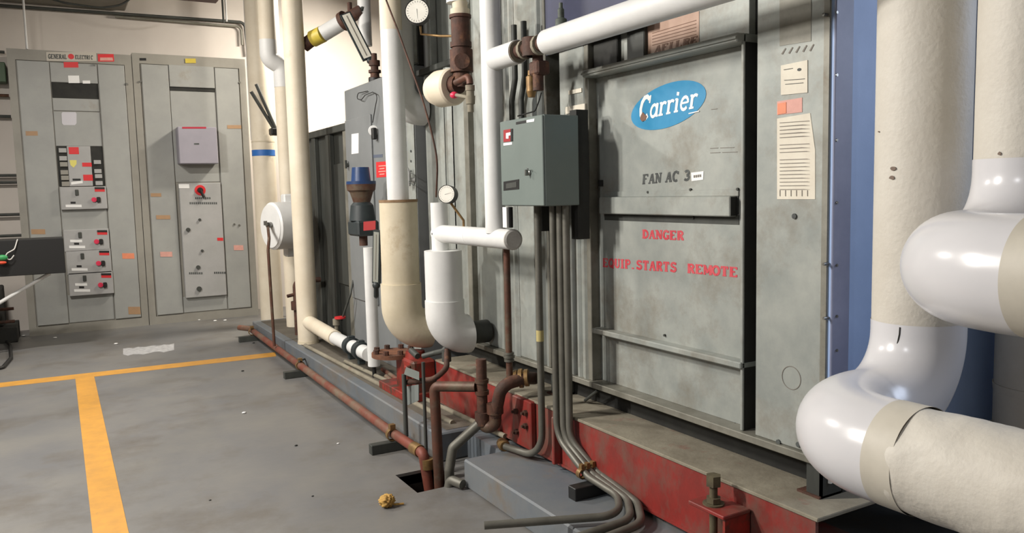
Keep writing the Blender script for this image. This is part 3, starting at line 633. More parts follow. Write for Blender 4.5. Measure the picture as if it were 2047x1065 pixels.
# ---- G white riser into fat tan section
t = thing('white_riser', 'long white riser with tan upper wrap rising from the stained tan jacket', 'pipe', (VX, 3.55, 1.05))
zc = PX(785, 60, VX).z
b = MB(); b.tube([(VX, 3.555, zc), (VX, 3.545, 1.055)], .050, 32); obj('jacket', b, M_white, t)
b = MB(); b.tube([(VX, 3.555, 3.69), (VX, 3.555, zc)], .0505, 32); obj('upper_wrap', b, M_beige, t)
t = thing('stained_jacket', 'stained tan insulated elbow with brown rim between two white pipes', 'pipe', (VX, 3.55, .33))
zs = PX(797, 565, VX).z
b = MB(); b.tube([(VX, 3.545, 1.065), (VX, 3.55, zs)], .089, 40); obj('jacket', b, M_tan, t)
b = MB(); b.tube(fil([(VX, 3.55, zs), (VX, 3.55, .445), (1.53, 3.55, .445)], .12, 12), .096, 40); obj('elbow_cover', b, M_tan, t)
b = MB(); b.rev((VX, 3.545, 1.056), (0, 0, 1), [(0, .091), (.012, .091), (.012, .07), (.008, .05)], 40); obj('rim', b, mat('brown_rim', (138, 112, 84), (120, 94, 66), 30, .8), t)
# ---- H grey white elbow behind
t = thing('white_riser', 'wide pale riser behind the long white pipe, turning into the unit', 'pipe', (1.46, 3.62, 1.36))
b = MB(); b.tube(fil([(1.475, 3.67, 3.69), (1.475, 3.67, 1.50), (1.60, 3.67, 1.50)], .11, 12), .075, 36); obj('jacket', b, M_white, t)
# ---- gauge at top
def gauge(name, label, c, r, n_, stem, rim=M_black):
    t = thing(name, label, 'gauge', Vector(c)-Vector((0, 0, r))); n_ = Vector(n_).normalized(); c = Vector(c)
    b = MB(); b.rev(c, -n_, [(-.004, r*.98), (-.004, r), (.03, r), (.03, 0)], 32); obj('case', b, rim, t)
    b = MB(); b.rev(c, n_, [(.003, r*.93), (.003, 0)], 32); f_ = obj('dial', b, M_glass, t)
    u = n_.orthogonal().normalized(); w_ = n_.cross(u); b = MB(); q = c+n_*.0035
    for k in range(24):
        a = k*math.tau/24; e_ = u*math.cos(a)+w_*math.sin(a); s_ = n_.cross(e_)*r*.015; b.add([q+e_*r*.72-s_, q+e_*r*.72+s_, q+e_*r*.85+s_, q+e_*r*.85-s_], [(0, 1, 2, 3)])
    e_ = (u*.6+w_*.8); s_ = n_.cross(e_)*r*.02; b.add([q-e_*r*.2-s_, q-e_*r*.2+s_, q+e_*r*.6+s_*.3, q+e_*r*.6-s_*.3], [(0, 1, 2, 3)]); obj('needle', b, M_ink, f_)
    b = MB(); b.tube(stem, .005, 10); obj('stem', b, M_brass, t); return t
gp = PX(834, 23, 1.30); vb = PX(921, 72, 1.42)
gauge('pressure_gauge', 'large white dial gauge at the top beside the rusty pipe', gp, .049, (-.55, -.8, .05), [gp+Vector((.02, .02, -.05)), PX(842, 68, 1.34), PX(880, 72, 1.38), vb])
gp = PX(893, 388, 1.335)
gauge('pressure_gauge', 'small tilted dial gauge above the capped white header', gp, .036, (-.7, -.6, .1), [gp+Vector((.02, .01, -.034)), Vector((VX, gp.y-.01, .985)), Vector((VX, gp.y-.01, .955))])
# ---- rusty stack J
vy = vb.y
t = thing('rusty_valve_stack', 'rust brown valve stack ending in a beige insulated drum', 'valve', (1.42, vy, 1.42))
zt = [PX(921, y_, 1.42).z for y_ in (-40, 18, 36, 95, 100, 145, 175)]
b = MB(); b.rev((1.42, vy, 0), (0, 0, 1), [(zt[6], 0), (zt[6], .03), (zt[5], .03), (zt[5], .045), (zt[4], .045), (zt[4], .036), (zt[3], .036), (zt[3], .042), (zt[3]+.02, .042), (zt[3]+.02, .037), (zt[2], .037), (zt[2], .043), (zt[2]-.0+.012, .043), (zt[2]+.012, .037)], 24)
b.rev((1.42, vy, 1.60), (-.4, -.9, 0), [(0, .03), (.055, .03), (.055, 0)], 16); obj('body', b, M_rust, t)
b = MB(); b.rev((1.42, vy, 0), (0, 0, 1), [(zt[2]+.012, .038), (zt[1], .038), (zt[1], .03), (3.6, .03)], 24); obj('upper_pipe', b, M_tan, t)
pc_ = PX(909, 173, 1.40); rd = .073
b = MB(); b.rev(pc_, (-.25, 1, 0), [(0, .03), (0, rd*.93), (.01, rd), (.09, rd), (.13, rd*.8), (.14, 0)], 36); obj('insulated_drum', b, M_beige, t)
b = MB(); b.rev(pc_+Vector((.004, -.03, .005)), (-.25, 1, 0), [(0, 0), (0, .036), (.035, .04)], 24); b.tube([pc_+Vector((.004, -.02, .005)), Vector((1.42, vy, zt[5]))], .03, 16); obj('flange', b, M_rust, t)
t = thing('drain_cock', 'small pale drain cock with red lever beside the beige drum', 'valve', PX(942, 222, 1.37))
p1 = PX(912, 165, 1.38); p2 = PX(938, 152, 1.38); p3 = PX(941, 224, 1.38)
b = MB(); b.tube(fil([p1, p2, Vector((p3.x, p3.y, p2.z-.03))], .02, 6), .0135, 14); obj('elbow', b, M_copper, t)
b = MB(); zz = [PX(941, y_, 1.38).z for y_ in (170, 195, 224)]; L_ = zz[0]-zz[2]
b.rev((p3.x, p3.y, zz[2]), (0, 0, 1), [(0, 0), (0, .012), (L_*.3, .012), (L_*.3, .017), (L_*.6, .019), (L_*.6, .015), (L_*.8, .015), (L_*.8, .018), (L_, .018), (L_, 0)], 12)
b.tube([Vector((p3.x, p3.y, zz[1])), PX(912, 190, 1.36)], .007, 10); obj('body', b, M_dustgrey, t)
b = MB(); b.ball(PX(908, 190, 1.36), .017, 12, (1, 1, .8)); obj('lever_grip', b, M_redtap, t)
# white cap at the very top
b = MB(); p = PX(915, 0, 1.42); b.rev(p+Vector((0, 0, -.012)), (0, 0, 1), [(0, 0), (0, .045), (.04, .045), (.04, 0)], 24); obj('white_collar', b, M_white, bpy.data.objects['rusty_valve_stack'])
# thin sensing line
pts = [PX(768, -10, 1.32), PX(795, 60, 1.32), PX(820, 130, 1.32), PX(845, 200, 1.33), PX(862, 260, 1.34), PX(875, 320, 1.36), PX(873, 372, 1.37), PX(872, 393, 1.39)]
run('sensing_line', 'thin dark capillary tube drooping across the white risers', 'tube', pts, .004, M_rust, .3, n=8)
# ---- actuator P
pb = PX(724, 420, 1.42); s_ = 4.3/1600
t = thing('valve_actuator', 'dark control valve with domed blue cap left of the stained tan pipe', 'valve', (1.42, pb.y, PX(735, 490, 1.42).z))
zz = {k: PX(722, k, 1.42).z for k in (338, 362, 368, 380, 404, 410, 440, 470, 490)}
b = MB(); o_ = (1.42, pb.y, 0)
b.rev(o_, (0, 0, 1), [(zz[368], 0), (zz[368], .078), (zz[362], .078), (zz[362], .052), (zz[338]+.01, .045), (zz[338], .036), (zz[338], 0)], 32); obj('dome_cap', b, M_bluecap, t)
b = MB(); b.rev(o_, (0, 0, 1), [(zz[404], 0), (zz[404], .045), (zz[380]-.01, .062), (zz[380], .074), (zz[368], .078)], 24); obj('yoke', b, M_copper, t)
b = MB(); b.rev(o_, (0, 0, 1), [(zz[440], 0), (zz[440], .07), (zz[410], .06), (zz[404], .045), (zz[404], 0)], 24); b.box(1.36, 1.48, pb.y-.09, pb.y+.075, zz[470], zz[440], .01); obj('body', b, M_blackv, t)
b = MB(); decX(b, 1.36, [(727, 443), (751, 441), (751, 459), (727, 461)]); obj('nameplate', b, mat('dark_red_plate', (150, 44, 46), rough=.5), t)
b = MB(); b.rev(o_, (0, 0, 1), [(zz[490], 0), (zz[490], .022), (zz[470], .022)], 16); obj('stem', b, M_rust, t)
# ---- W slim white pipe and thermometer O
wp = PX(750, 732, 1.42); wt = PX(736, 494, 1.42); wy = (wp.y+wt.y)/2
t = thing('slim_white_pipe', 'slim white pipe standing below the blue capped valve', 'pipe', (1.42, wy, wp.z))
b = MB(); b.tube([(1.42, wy, wp.z), (1.42, wy, wt.z)], .032, 28); obj('jacket', b, M_white, t)
b = MB(); b.tube([(1.42, wy, .121), (1.42, wy, wp.z+.01)], .011, 12); obj('foot_plug', b, M_black, t)
def thermometer(label, a, bq, w_, n_, m_, tail):
    a, bq = Vector(a), Vector(bq); ax = (bq-a).normalized(); n_ = Vector(n_).normalized(); s_ = ax.cross(n_).normalized(); n_ = s_.cross(ax)
    t = thing('thermometer', label, 'thermometer', bq)
    def bar(w2, d0, d1, c0, c1): return MB().slab([c0+s_*w2+n_*d0, c1+s_*w2+n_*d0, c1-s_*w2+n_*d0, c0-s_*w2+n_*d0], n_, d1-d0)
    obj('case', bar(w_, -.012, .006, a, bq), M_blackv, t)
    f_ = obj('scale', bar(w_*.72, .006, .008, a+ax*.008, bq-ax*.008), m_, t)
    obj('tube', bar(w_*.08, .008, .0092, a+ax*.02, bq-ax*.02), M_greyink, f_)
    b = MB(); b.tube(tail, .012, 12); b.ball(tail[0], .02, 12); obj('well', b, M_blackv, t)
q0 = PX(754, 460, 1.355); q1 = PX(752, 566, 1.355)
thermometer('upright grey thermometer clipped to the slim white pipe', q0, q1, .020, (-.75, -.65, 0), mat('scale_grey', (146, 148, 140), rough=.4), [q1+Vector((0, 0, -.01)), PX(752, 590, 1.37), PX(752, 592, 1.41)])
# ---- Q1 grey cabinet
QY0, QY1, QZ = 3.795, 4.885, 1.735
t = thing('starter_cabinet', 'tall grey steel cabinet with door and red warning sticker behind the tan pipe', 'cabinet', (1.8, 4.3, .12))
obj('body', MB().box(XF, 2.3, QY0, QY1, .12, QZ, .004), mat('slate_grey_panel', (124, 127, 128), (114, 117, 118), 3, .5), t)
MQ = MATS['slate_grey_panel']
dz0, dz1 = .45, 1.55
q = obj('door', MB().box(XF-.012, XF, PX(750, 400, XF).y, QY1-.02, dz0, dz1, .003), MQ, t)
obj('paper_label', decX(MB(), XF-.012, [(703, 268), (717, 266), (717, 306), (703, 308)]), M_wlabel, q)
b = MB(); p = PX(697, 330, XF-.012); b.rev(p, (-1, 0, 0), [(0, .012), (.012, .012), (.012, 0)], 12); b.box(p.x-.022, p.x-.012, p.y-.008, p.y+.008, p.z-.02, p.z+.03); obj('handle', b, M_dgrey, q)
b = MB(); p = PX(749, 262, XF-.0); b.rev(p, (-.5, -.85, 0), [(0, .03), (.035, .03), (.04, .026), (.04, 0)], 20); obj('switch_housing', b, M_white, t)
b = MB(); p2_ = p+Vector((-.02, -.045, 0)); b.box(p2_.x-.012, p2_.x+.012, p2_.y-.012, p2_.y+.02, p2_.z-.05, p2_.z+.015, .004); obj('switch_lever', b, M_black, t)
stk = obj('warning_sticker', decX(MB(), XF, [(752, 324), (775, 322), (777, 353), (753, 355)]), M_rlabel, t)
b = MB()
for k in range(4): decX(b, XF-EPS, [(757+k % 2*2, 331+k*5.5), (771-k % 2*2, 330+k*5.5), (771-k % 2*2, 332+k*5.5), (757+k % 2*2, 333+k*5.5)])
obj('sticker_text', b, M_plabel, stk)
obj('maker_strip', decX(MB(), XF, [(740, 310), (765, 308), (765, 314), (740, 316)]), mat('blue_grey_strip', (88, 96, 112), rough=.5), t)
run('loose_wire', 'loose black wire looped on the front of the slate grey cabinet', 'wire', [PX(735, 182, 1.592), PX(716, 186, 1.58), PX(713, 197, 1.58), PX(722, 200, 1.58), PX(730, 190, 1.585), PX(745, 184, 1.585), PX(755, 190, 1.585), PX(750, 215, 1.58), PX(745, 245, 1.58)], .0025, M_black, .03, n=6)
# right end strip of the cabinet with bolts
b = MB(); b.box(XF-.006, XF, QY0, QY0+.09, .14, QZ-.01, .002); es = obj('end_strip', b, M_ahu, t)
b = MB(); [b.rev(PX(822, y_, XF-.006), (-1, 0, 0), [(0, .006), (.004, .006), (.004, 0)], 8) for y_ in (302, 322, 342, 640)]; obj('bolts', b, M_ink, es)
# small white valve on strip
t = thing('small_valve', 'little white valve with wire beside the long white riser', 'valve', PX(815, 372, 1.55))
b = MB(); p = PX(815, 360, 1.56); b.rev(p+Vector((0, 0, -.03)), (0, 0, 1), [(0, 0), (0, .014), (.03, .018), (.06, .018), (.09, .008), (.1, 0)], 14); b.tube([p, p+Vector((.04, 0, 0))], .012, 10); obj('body', b, M_white, t)
b = MB(); b.tube(fil([p, PX(828, 372, 1.56), PX(832, 350, 1.56), PX(818, 345, 1.57)], .02, 5), .002, 6); obj('lead', b, M_ink, t)
# fittings above the slate cabinet
t = thing('small_gate_valve', 'dark valve fitting standing on top of the slate grey cabinet', 'valve', PX(750, 170, 1.66))
b = MB(); p = PX(750, 165, 1.66); p.z = QZ; b.rev(p, (0, 0, 1), [(0, 0), (0, .036), (.035, .036), (.035, .026), (.06, .026), (.06, .036), (.075, .036), (.075, .022), (.10, .022), (.10, .032), (.13, .032), (.13, .016), (.17, .016)], 18); obj('body', b, M_rust, t)
b = MB(); b.rev(p+Vector((0, 0, .0)), (0, 0, 1), [(0, .038), (.03, .038), (.03, .0)], 18); obj('base', b, M_black, t)
pt_ = PX(748, -10, 1.66)
t = thing('white_riser', 'short white riser hanging above the slate grey cabinet', 'pipe', (1.8, 4.9, 1.9))
pf = PX(731, 92, 1.80); b = MB(); b.tube([pf, (pf.x, pf.y, 3.69)], .042, 24); obj('jacket', b, M_white, t)
t = thing('upper_casing', 'grey casing section standing above the slate grey cabinet behind the long riser', 'casing', (2.4, 3.98, 1.74))
b = MB(); b.box(XF+.03, 3.2, 3.785, 4.17, 1.74, ZT); obj('body', b, M_gap, t)
obj('front_panel', MB().box(XF, XF+.03, 3.79, 4.165, 1.745, ZT, .003), M_ahu, t)
# ---- R dark unit
t = thing('dark_plenum', 'dark ribbed steel plenum beyond the slate grey cabinet', 'plenum', (2.0, 5.6, .12))
b = MB(); b.box(XF+.05, 2.6, 4.905, 6.5, .12, 1.53); obj('body', b, M_dgrey, t)
for y0_, y1_ in ((4.91, 5.02), (5.30, 5.40), (5.66, 5.74), (6.2, 6.3)): obj('stile', MB().box(XF+.02, XF+.05, y0_, y1_, .13, 1.52, .003), M_ahu2 if y0_ < 5.1 else M_dgrey, t)
obj('top_rail', MB().box(XF+.01, XF+.06, 4.905, 6.5, 1.50, 1.545, .003), M_dgrey, t)
obj('access_hatch', MB().box(XF+.035, XF+.05, 5.03, 5.29, .5, 1.3, .003), M_dgrey, t)
t = thing('red_tap', 'small tap with red wheel beside the beige low pipe', 'valve', PX(673, 668, 1.5))
p = PX(672, 640, 1.5); b = MB(); b.rev(p+Vector((0, 0, -.12)), (0, 0, 1), [(0, 0), (0, .012), (.09, .012), (.09, .022), (.13, .022), (.13, 0)], 12); obj('body', b, M_dustgrey, t)
b = MB(); b.rev(p+Vector((.02, -.02, .012)), (0, 0, 1), [(0, 0), (0, .035), (.012, .035), (.012, 0)], 16); obj('wheel', b, M_rlabel, t)
run('thin_pipe', 'thin grey pipe slanting up from the red tap', 'pipe', [p+Vector((.03, -.02, .0)), PX(700, 590, 1.56), PX(706, 560, 1.59)], .007, M_dgrey, .03, n=8)
# ---- B4 + low pipe
Y4 = 5.25; X4 = 1.40
t = thing('beige_riser', 'thick beige riser standing on the plinth beside the dark plenum', 'pipe', (X4, Y4, .12))
b = MB(); b.tube([(X4, Y4, .12), (X4, Y4, 3.69)], .066, 32); obj('jacket', b, M_beige, t)
b = MB(); b.rev((X4, Y4, .12), (0, 0, 1), [(0, .07), (.02, .068), (.02, .066)], 24); obj('foot_ring', b, M_tan, t)
zl = PX(700, 690, 1.40).z
yb1 = PX(671, 684, X4).y; yb2 = PX(700, 690, X4).y
t = thing('low_pipe', 'low white and beige pipe with black clamps joining the two uprights', 'pipe', (X4, 4.5, zl-.04))
b = MB(); b.tube([(X4, Y4-.02, zl+.02), (X4, yb1, zl)], .045, 24); obj('beige_jacket', b, M_beige, t)
b = MB(); b.tube([(X4, yb1, zl), (X4, wy+.02, zl)], .038, 24); obj('white_jacket', b, M_white, t)
for a in (PX(703, 693, X4).y, PX(722, 700, X4).y):
    b = MB(); b.rev((X4, a+.03, zl), (0, -1, 0), [(0, .038), (0, .05), (.05, .05), (.05, .038)], 20); b.box(X4-.02, X4+.02, a-.01, a+.02, zl-.075, zl+.058, .004); obj('clamp', b, M_blackv, t)
# ---- B1, B2/B3
q = PZ(545, 650, 0)
t = thing('beige_riser', 'farthest beige riser with a blue tape band, next to the switchgear', 'pipe', (q.x, q.y, 0))
b = MB(); b.tube([(q.x, q.y, 0), (q.x, q.y, 3.69)], .092, 32); obj('jacket', b, M_beige, t)
zt_ = PY(528, 306, q.y).z; b = MB(); b.rev((q.x, q.y, zt_-.025), (0, 0, 1), [(0, .0935), (.05, .0935)], 32); obj('tape_band', b, M_btape, t)
b = MB(); b.rev((q.x, q.y, PY(528, 285, q.y).z), (0, 0, 1), [(0, .0935), (.01, .0935)], 32); obj('seam_band', b, M_tan, t)
q2 = PY(534, 50, 6.0); q3 = PY(568, 220, 6.0)
za, zb_ = PY(540, 112, 6.0).z, PY(566, 150, 6.0).z
t = thing('beige_riser', 'beige riser with a white offset bend near the top', 'pipe', (q3.x, 6.0, .12))
zj = PY(534, 80, 6.0).z
b = MB(); b.tube([(q2.x, 6.0, 3.69), (q2.x, 6.0, zj)], .06, 24); obj('upper_jacket', b, M_beige, t)
b = MB(); b.tube(fil([(q2.x, 6.0, zj), (q2.x, 6.0, za-.02), (q3.x, 6.0, zb_+.06), (q3.x, 6.0, PY(568, 175, 6.0).z)], .06, 8), .062, 24, caps=False); obj('offset_bend', b, M_white, t)
b = MB(); b.tube([(q3.x, 6.0, PY(568, 175, 6.0).z), (q3.x, 6.0, .12)], .060, 24); obj('lower_jacket', b, M_beige, t)
# pink band at 545,208
# narrow white conduits right of cabinets
for px_, r_, lb in ((497, .012, 'thin white pipe rising at the right corner of the switchgear'), (556, .03, 'pale riser seen behind the offset bend')):
    p = PY(px_, 150, 7.3)
    run('thin_pipe' if r_ < .02 else 'beige_riser', lb, 'pipe', [(p.x, 7.3, PY(px_+8, 280, 7.3).z if r_ < .02 else 0.0), (p.x, 7.3, 3.69)], r_, M_white if r_ < .02 else M_beige, n=12)
# lever straps
t = thing('valve_lever', 'black forked valve lever clamped to the farthest beige riser', 'lever', PY(552, 265, 6.75))
b = MB()
for a, c in (((512, 168), (553, 262)), ((502, 183), (548, 258))): b.tube([PY(*a, 6.72), PY(*c, 6.72)], .014, 8)
obj('arm', b, M_dgrey, t)
b = MB(); A_, B2 = PY(540, 258, 6.74), PY(567, 262, 6.74); b.box(A_.x, B2.x, 6.70, 6.80, A_.z-.05, A_.z+.01, .01); obj('clamp', b, M_black, t)
# ---- drum
DY = 5.65; c = PY(541, 452, DY); 
t = thing('insulated_drum', 'white insulated drum end with a drain cock behind the beige riser', 'drum', (c.x+.1, DY, c.z-.17))
b = MB(); b.rev(c, (.975, .22, 0), [(0, 0), (0, .150), (.012, .165), (.20, .165)], 40); obj('jacket', b, M_white, t)
b = MB(); b.rev(c+Vector((-.002, 0, 0)), (-.975, -.22, 0), [(-.01, .155), (.002, .150), (.002, 0)], 40); obj('head', b, M_white, t)
b = MB(); A_, B2 = PY(560, 388, DY+.08), PY(594, 512, DY+.08); b.box(A_.x+.02, A_.x+.14, DY+.06, DY+.16, B2.z, A_.z, .01); obj('flange_cover', b, M_white, t)
b = MB(); p = c+Vector((-.01, -.03, .01)); b.rev(p, (-.6, -.7, 0), [(-.02, .02), (.03, .02), (.03, 0)], 12); b.box(p.x-.05, p.x-.03, p.y-.05, p.y-.03, p.z, p.z+.03); obj('cock', b, M_steel, t)
pz = PZ(549, 702, .06)
run('drain_line', 'thin copper drain line dropping from the white drum to the floor pipe', 'pipe', [p+Vector((-.02, -.02, -.01)), PY(538, 476, pz.y+.02), PY(536, 500, pz.y+.02), (pz.x, pz.y, .095)], .010, M_copper, .03, n=10)
# dark valves behind low between risers
t = thing('rusty_valve_stack', 'rusty pipe fittings in the shadow below the white drum', 'valve', (1.5, 5.75, .12))
b = MB(); b.tube(fil([(1.42, 5.6, .12), (1.42, 5.6, .5), (1.5, 5.6, .5), (1.6, 5.6, .5)], .04, 5), .018, 12); b.rev((1.42, 5.6, .3), (0, 0, 1), [(0, 0), (0, .035), (.06, .035), (.06, 0)], 12); b.tube([(1.36, 5.6, .40), (1.48, 5.6, .42)], .012, 8); b.tube([(1.50, 5.75, .12), (1.50, 5.75, .3), (1.6, 5.75, .34)], .02, 10); obj('fitting', b, M_rust, t)
# ---- upper left valve with yellow band pipe
t = thing('branch_pipe', 'white branch pipe with yellow band rising from the beige riser', 'pipe', PY(610, 95, 5.3))
A_, B2, C2, D3 = PY(607, 92, 5.28), PY(625, 78, 5.24), PY(645, 68, 5.18), PY(685, 44, 5.1)
b = MB(); b.tube([A_, B2], .042, 20); obj('collar', b, M_rust, t)
b = MB(); b.tube([B2, C2], .052, 24); obj('yellow_band', b, M_ytape, t)
b = MB(); b.tube([C2, D3], .050, 24); obj('jacket', b, M_white, t)
t = thing('gate_valve', 'dark rusty valve at the top end of the yellow banded pipe', 'valve', PY(690, 50, 5.05))
b = MB(); E_ = PY(700, 34, 5.05); b.tube([D3, E_, PY(722, 22, 5.02)], .04, 16); b.rev(D3+Vector((0, 0, 0)), E_-D3, [(0, .0), (0, .062), (.03, .062), (.03, 0)], 20); b.tube([E_, E_+Vector((0, 0, .09))], .015, 10); obj('body', b, M_rust, t)
b = MB(); b.tube([PY(722, 22, 5.0), PY(730, 10, 5.0)], .018, 8); obj('stem', b, M_dgrey, t)
q0 = PY(690, 27, 4.85); q1 = PY(736, 118, 4.75)
thermometer('slanting white thermometer hung from the upper valve', q0, q1, .034, (-.2, -1, .1), mat('scale_cream', (226, 222, 208), rough=.4), [q1+Vector((.01, 0, -.01)), PY(744, 128, 4.75), PY(748, 138, 4.70), Vector((1.66, PX(750, 165, 1.66).y+.02, QZ+.15))])
# ================================================================== DRAIN PIPEWORK
def rpipe(label, pts, r, m_=M_copper, R=.03, name='drain_pipe', cat='pipe'): return run(name, label, cat, pts, r, m_, R, n=14)
# K-drop copper under header
XK = 1.45; pk_ = PX(1013, 505, XK); yk = PX(1016, 640, XK).y; zb2 = PX(1020, 744, XK).z
t = rpipe('copper pipe dropping from below the capped white header', [(XK, yk, .93), (XK, yk, zb2-.02)], .0125)
sleeve(t, (XK, yk, PX(1018, 722, XK).z), (XK, yk, PX(1018, 704, XK).z), .019, M_conduit, prof=union)
# P trap from unit
y0 = PX(1075, 755, 1.56).y; z0 = PX(1060, 752, 1.5).z
pA = PX(1068, 756, 1.585); pB = PX(1050, 755, 1.50); pC = PX(1002, 770, 1.40); pD = PX(990, 832, 1.40); pE = PX(965, 838, 1.37); pF = PX(964, 716, 1.38)
t = rpipe('rusty trap bending from the unit outlet in front of the red beam', [pA, pB, pC, pD], .024, M_rust, .05)
sleeve(t, pB+Vector((.012, -.004, 0)), pB+Vector((-.03, .03, -.005)), .033, M_brass, 'union_nut', union); sleeve(t, pD+Vector((0, 0, .05)), pD+Vector((0, 0, .012)), .032, M_copper)
b = MB(); b.tube(fil([pD, pD+Vector((0, 0, -.035)), pE+Vector((0, 0, -.035)), pE], .03, 8), .024, 14); obj('trap_bend', b, M_copper, t)
sleeve(t, pE+Vector((0, 0, -.02)), pE+Vector((0, 0, .03)), .030, M_rust)
b = MB(); pE2 = pE+Vector((0, 0, .02)); b.tube([pE2, (pE2.x, pE2.y, pF.z)], .0205, 14); obj('vent', b, M_rust, t)
b = MB(); zm = PX(964, 770, 1.38).z; b.rev((pE2.x, pE2.y, zm-.03), (0, 0, 1), [(0, 0), (0, .027), (.015, .027), (.015, .022), (.045, .022), (.045, .027), (.06, .027), (.06, 0)], 16); obj('tee', b, M_copper, t)
# horizontal + down to sink
h0 = Vector((pE2.x, pE2.y, zm)); hy = PX(870, 772, 1.26); h1 = PX(868, 772, 1.235)
t = rpipe('brown copper drain dropping into the floor sink', [h0+Vector((-.02, .01, 0)), h1, (PZ(888, 945, 0).x-.02, PZ(888, 945, 0).y, -.15)], .0205, M_copper, .022)
# diagonal
g0 = pE+Vector((-.01, .0, -.01)); g1 = PX(905, 895, 1.27); g2 = PX(898, 940, 1.25)
t = rpipe('grey drain slanting from the trap down to the floor sink', [g0, g1, g2, g2+Vector((0, 0, -.12))], .019, M_conduit, .03)
t = rpipe('greenish copper elbow resting at the edge of the floor sink', [PZ(925, 968, .02), PZ(900, 958, .025), PZ(888, 962, .02)+Vector((0, 0, -.1))], .018, M_conduit, .02)
# floor copper pipe along the plinth
a = PZ(500, 657, .07); c = PZ(775, 858, .07); d1 = PZ(846, 906, .07); 
t = rpipe('long red brown copper pipe running along the foot of the plinth', [(a.x-.06, a.y+.12, .07), a, c, d1, (d1.x+.02, d1.y-.015, -.12)], .021, M_redcopper, .02)
sleeve(t, d1+Vector((-.004, .09, 0)), d1+Vector((0, .03, 0)), .025, M_brass); sleeve(t, d1+Vector((.012, -.012, -.02)), d1+Vector((.014, -.012, -.06)), .025, M_brass)
def clampset(px_, py_, label, g='strut blocks with clamps under the pipes'):
    p = PZ(px_, py_, .07); t = thing('pipe_support', label, 'pipe support', (p.x, p.y, 0), g)
    obj('strut', MB().box(p.x-.10, p.x+.07, p.y-.02, p.y+.02, 0, .042, .002), M_dgrey, t)
    b = MB(); b.rev(p+Vector((0, .012, 0)), (0, -1, 0), [(0, .0225), (0, .027), (.024, .027), (.024, .0225)], 16); b.box(p.x-.012, p.x+.012, p.y-.012, p.y+.012, .09, .115); obj('clamp', b, M_brass, t)
clampset(784, 868, 'strut block and brass clamp near the floor sink'); clampset(600, 730, 'strut block and clamp halfway along the floor pipe'); clampset(504, 663, 'strut block and clamp at the far end of the floor pipe')
b = MB(); b.tube(fil([PZ(598, 722, .1), PX(612, 716, 1.30), PX(625, 722, 1.34)], .02, 4), .006, 8); tag(obj('conduit_hook', b, M_dgrey), 'small dark hooked rod from the floor pipe over the plinth edge', 'rod')
# thin pipes lying on the plinth
for lab, (p_, q_), r_ in (('thin dull pipe lying along the plinth edge', ((610, 690), (905, 845)), .012), ('second dull pipe lying along the plinth behind the first', ((690, 722), (1010, 872)), .011), ('dark cable lying at the foot of the red beam', ((880, 808), (1110, 915)), .005)):
    A_, B2 = PZ(*p_, .135), PZ(*q_, .125 if r_ > .01 else .115); run('plinth_pipe', lab, 'pipe', [A_, B2], r_, M_dustgrey if r_ > .01 else M_black, n=10)
# bracket stand over the sink
t = thing('steel_stand', 'grey bent steel stand with angled top plate beside the floor sink', 'stand', PZ(850, 895, .0))
sA = PX(808, 748, 1.22); sB = PX(812, 872, 1.22); sC = PX(838, 738, 1.26); sD = PX(852, 905, 1.22)
b = MB(); b.tube([sB+Vector((0, 0, -.0)), Vector((sB.x, sB.y, sA.z))], .010, 6); obj('leg', b, M_dgrey, t)
b = MB(); b.tube([Vector((sD.x, sD.y, .0)), Vector((sD.x, sD.y, sC.z+.06))], .007, 6); obj('leg', b, M_dgrey, t)
b = MB(); b.slab([PX(808, 748, 1.22), PX(812, 735, 1.28), PX(838, 745, 1.28), PX(838, 760, 1.22)], (0, 0, 1), .004); b.slab([PX(812, 772, 1.25), PX(838, 768, 1.25), PX(838, 800, 1.25), PX(815, 810, 1.25)], (-1, 0, 0), .003); obj('top_plate', b, mat('pale_steel', (112, 118, 116), rough=.5), t)
b = MB(); b.tube(fil([PX(808, 764, 1.23), PX(870, 758, 1.30), PX(893, 735, 1.36), PX(893, 700, 1.40)], .05, 6), .012, 10); obj('cross_bar', b, M_rust, t)
# red valve set between
t = thing('pump_flange_set', 'red rusty pump body with flanges under the stained tan elbow', 'pump', (1.45, 3.6, .12))
pc2 = PX(845, 740, 1.44); b = MB()
b.box(1.40, 1.52, 3.44, 3.66, .12, .31, .01); b.box(1.375, 1.40, 3.46, 3.49, .12, .29, .004); b.rev((1.46, 3.55, .31), (0, 0, 1), [(0, .05), (.03, .045), (.03, 0)], 20); obj('body', b, M_red2, t)
b = MB(); b.rev((1.40, 3.68, .30), (0, 0, 1), [(0, 0), (0, .108), (.02, .108), (.02, .0)], 28); obj('flange', b, mat('orange_rust', (128, 82, 56), (84, 56, 42), 14, .8), t)
b = MB()
for k in range(8): b = MB(); b.hexb((1.40+.09*math.cos(k*.785), 3.68+.09*math.sin(k*.785), .32), (0, 0, 1), .014, .02); obj('flange_bolt', b, M_rust, t)
b = MB(); b.box(1.36, 1.50, 3.42, 3.80, .12, .16, .004); obj('base_plate', b, M_red2, t)
b = MB(); b.tube(fil([PX(845, 712, 1.34), PX(870, 705, 1.38), PX(893, 700, 1.40), PX(893, 680, 1.42)], .02, 4), .012, 10); b.rev(PX(893, 722, 1.40), (0, 0, 1), [(0, 0), (0, .02), (.05, .02), (.05, 0)], 12); b.tube([PX(822, 700, 1.34), PX(835, 712, 1.34)], .014, 8); obj('small_valve', b, M_dgrey, t)
for lab, ps in (('rusty scrap pipe lying left of the red pump body', ((765, 738), (808, 768))), ('second rusty scrap pipe beside the slim white pipe foot', ((772, 752), (800, 776)))):
    run('scrap_pipe', lab, 'pipe', [PZ(*ps[0], .14), PZ(*ps[1], .14)], .012, M_redcopper, n=10)
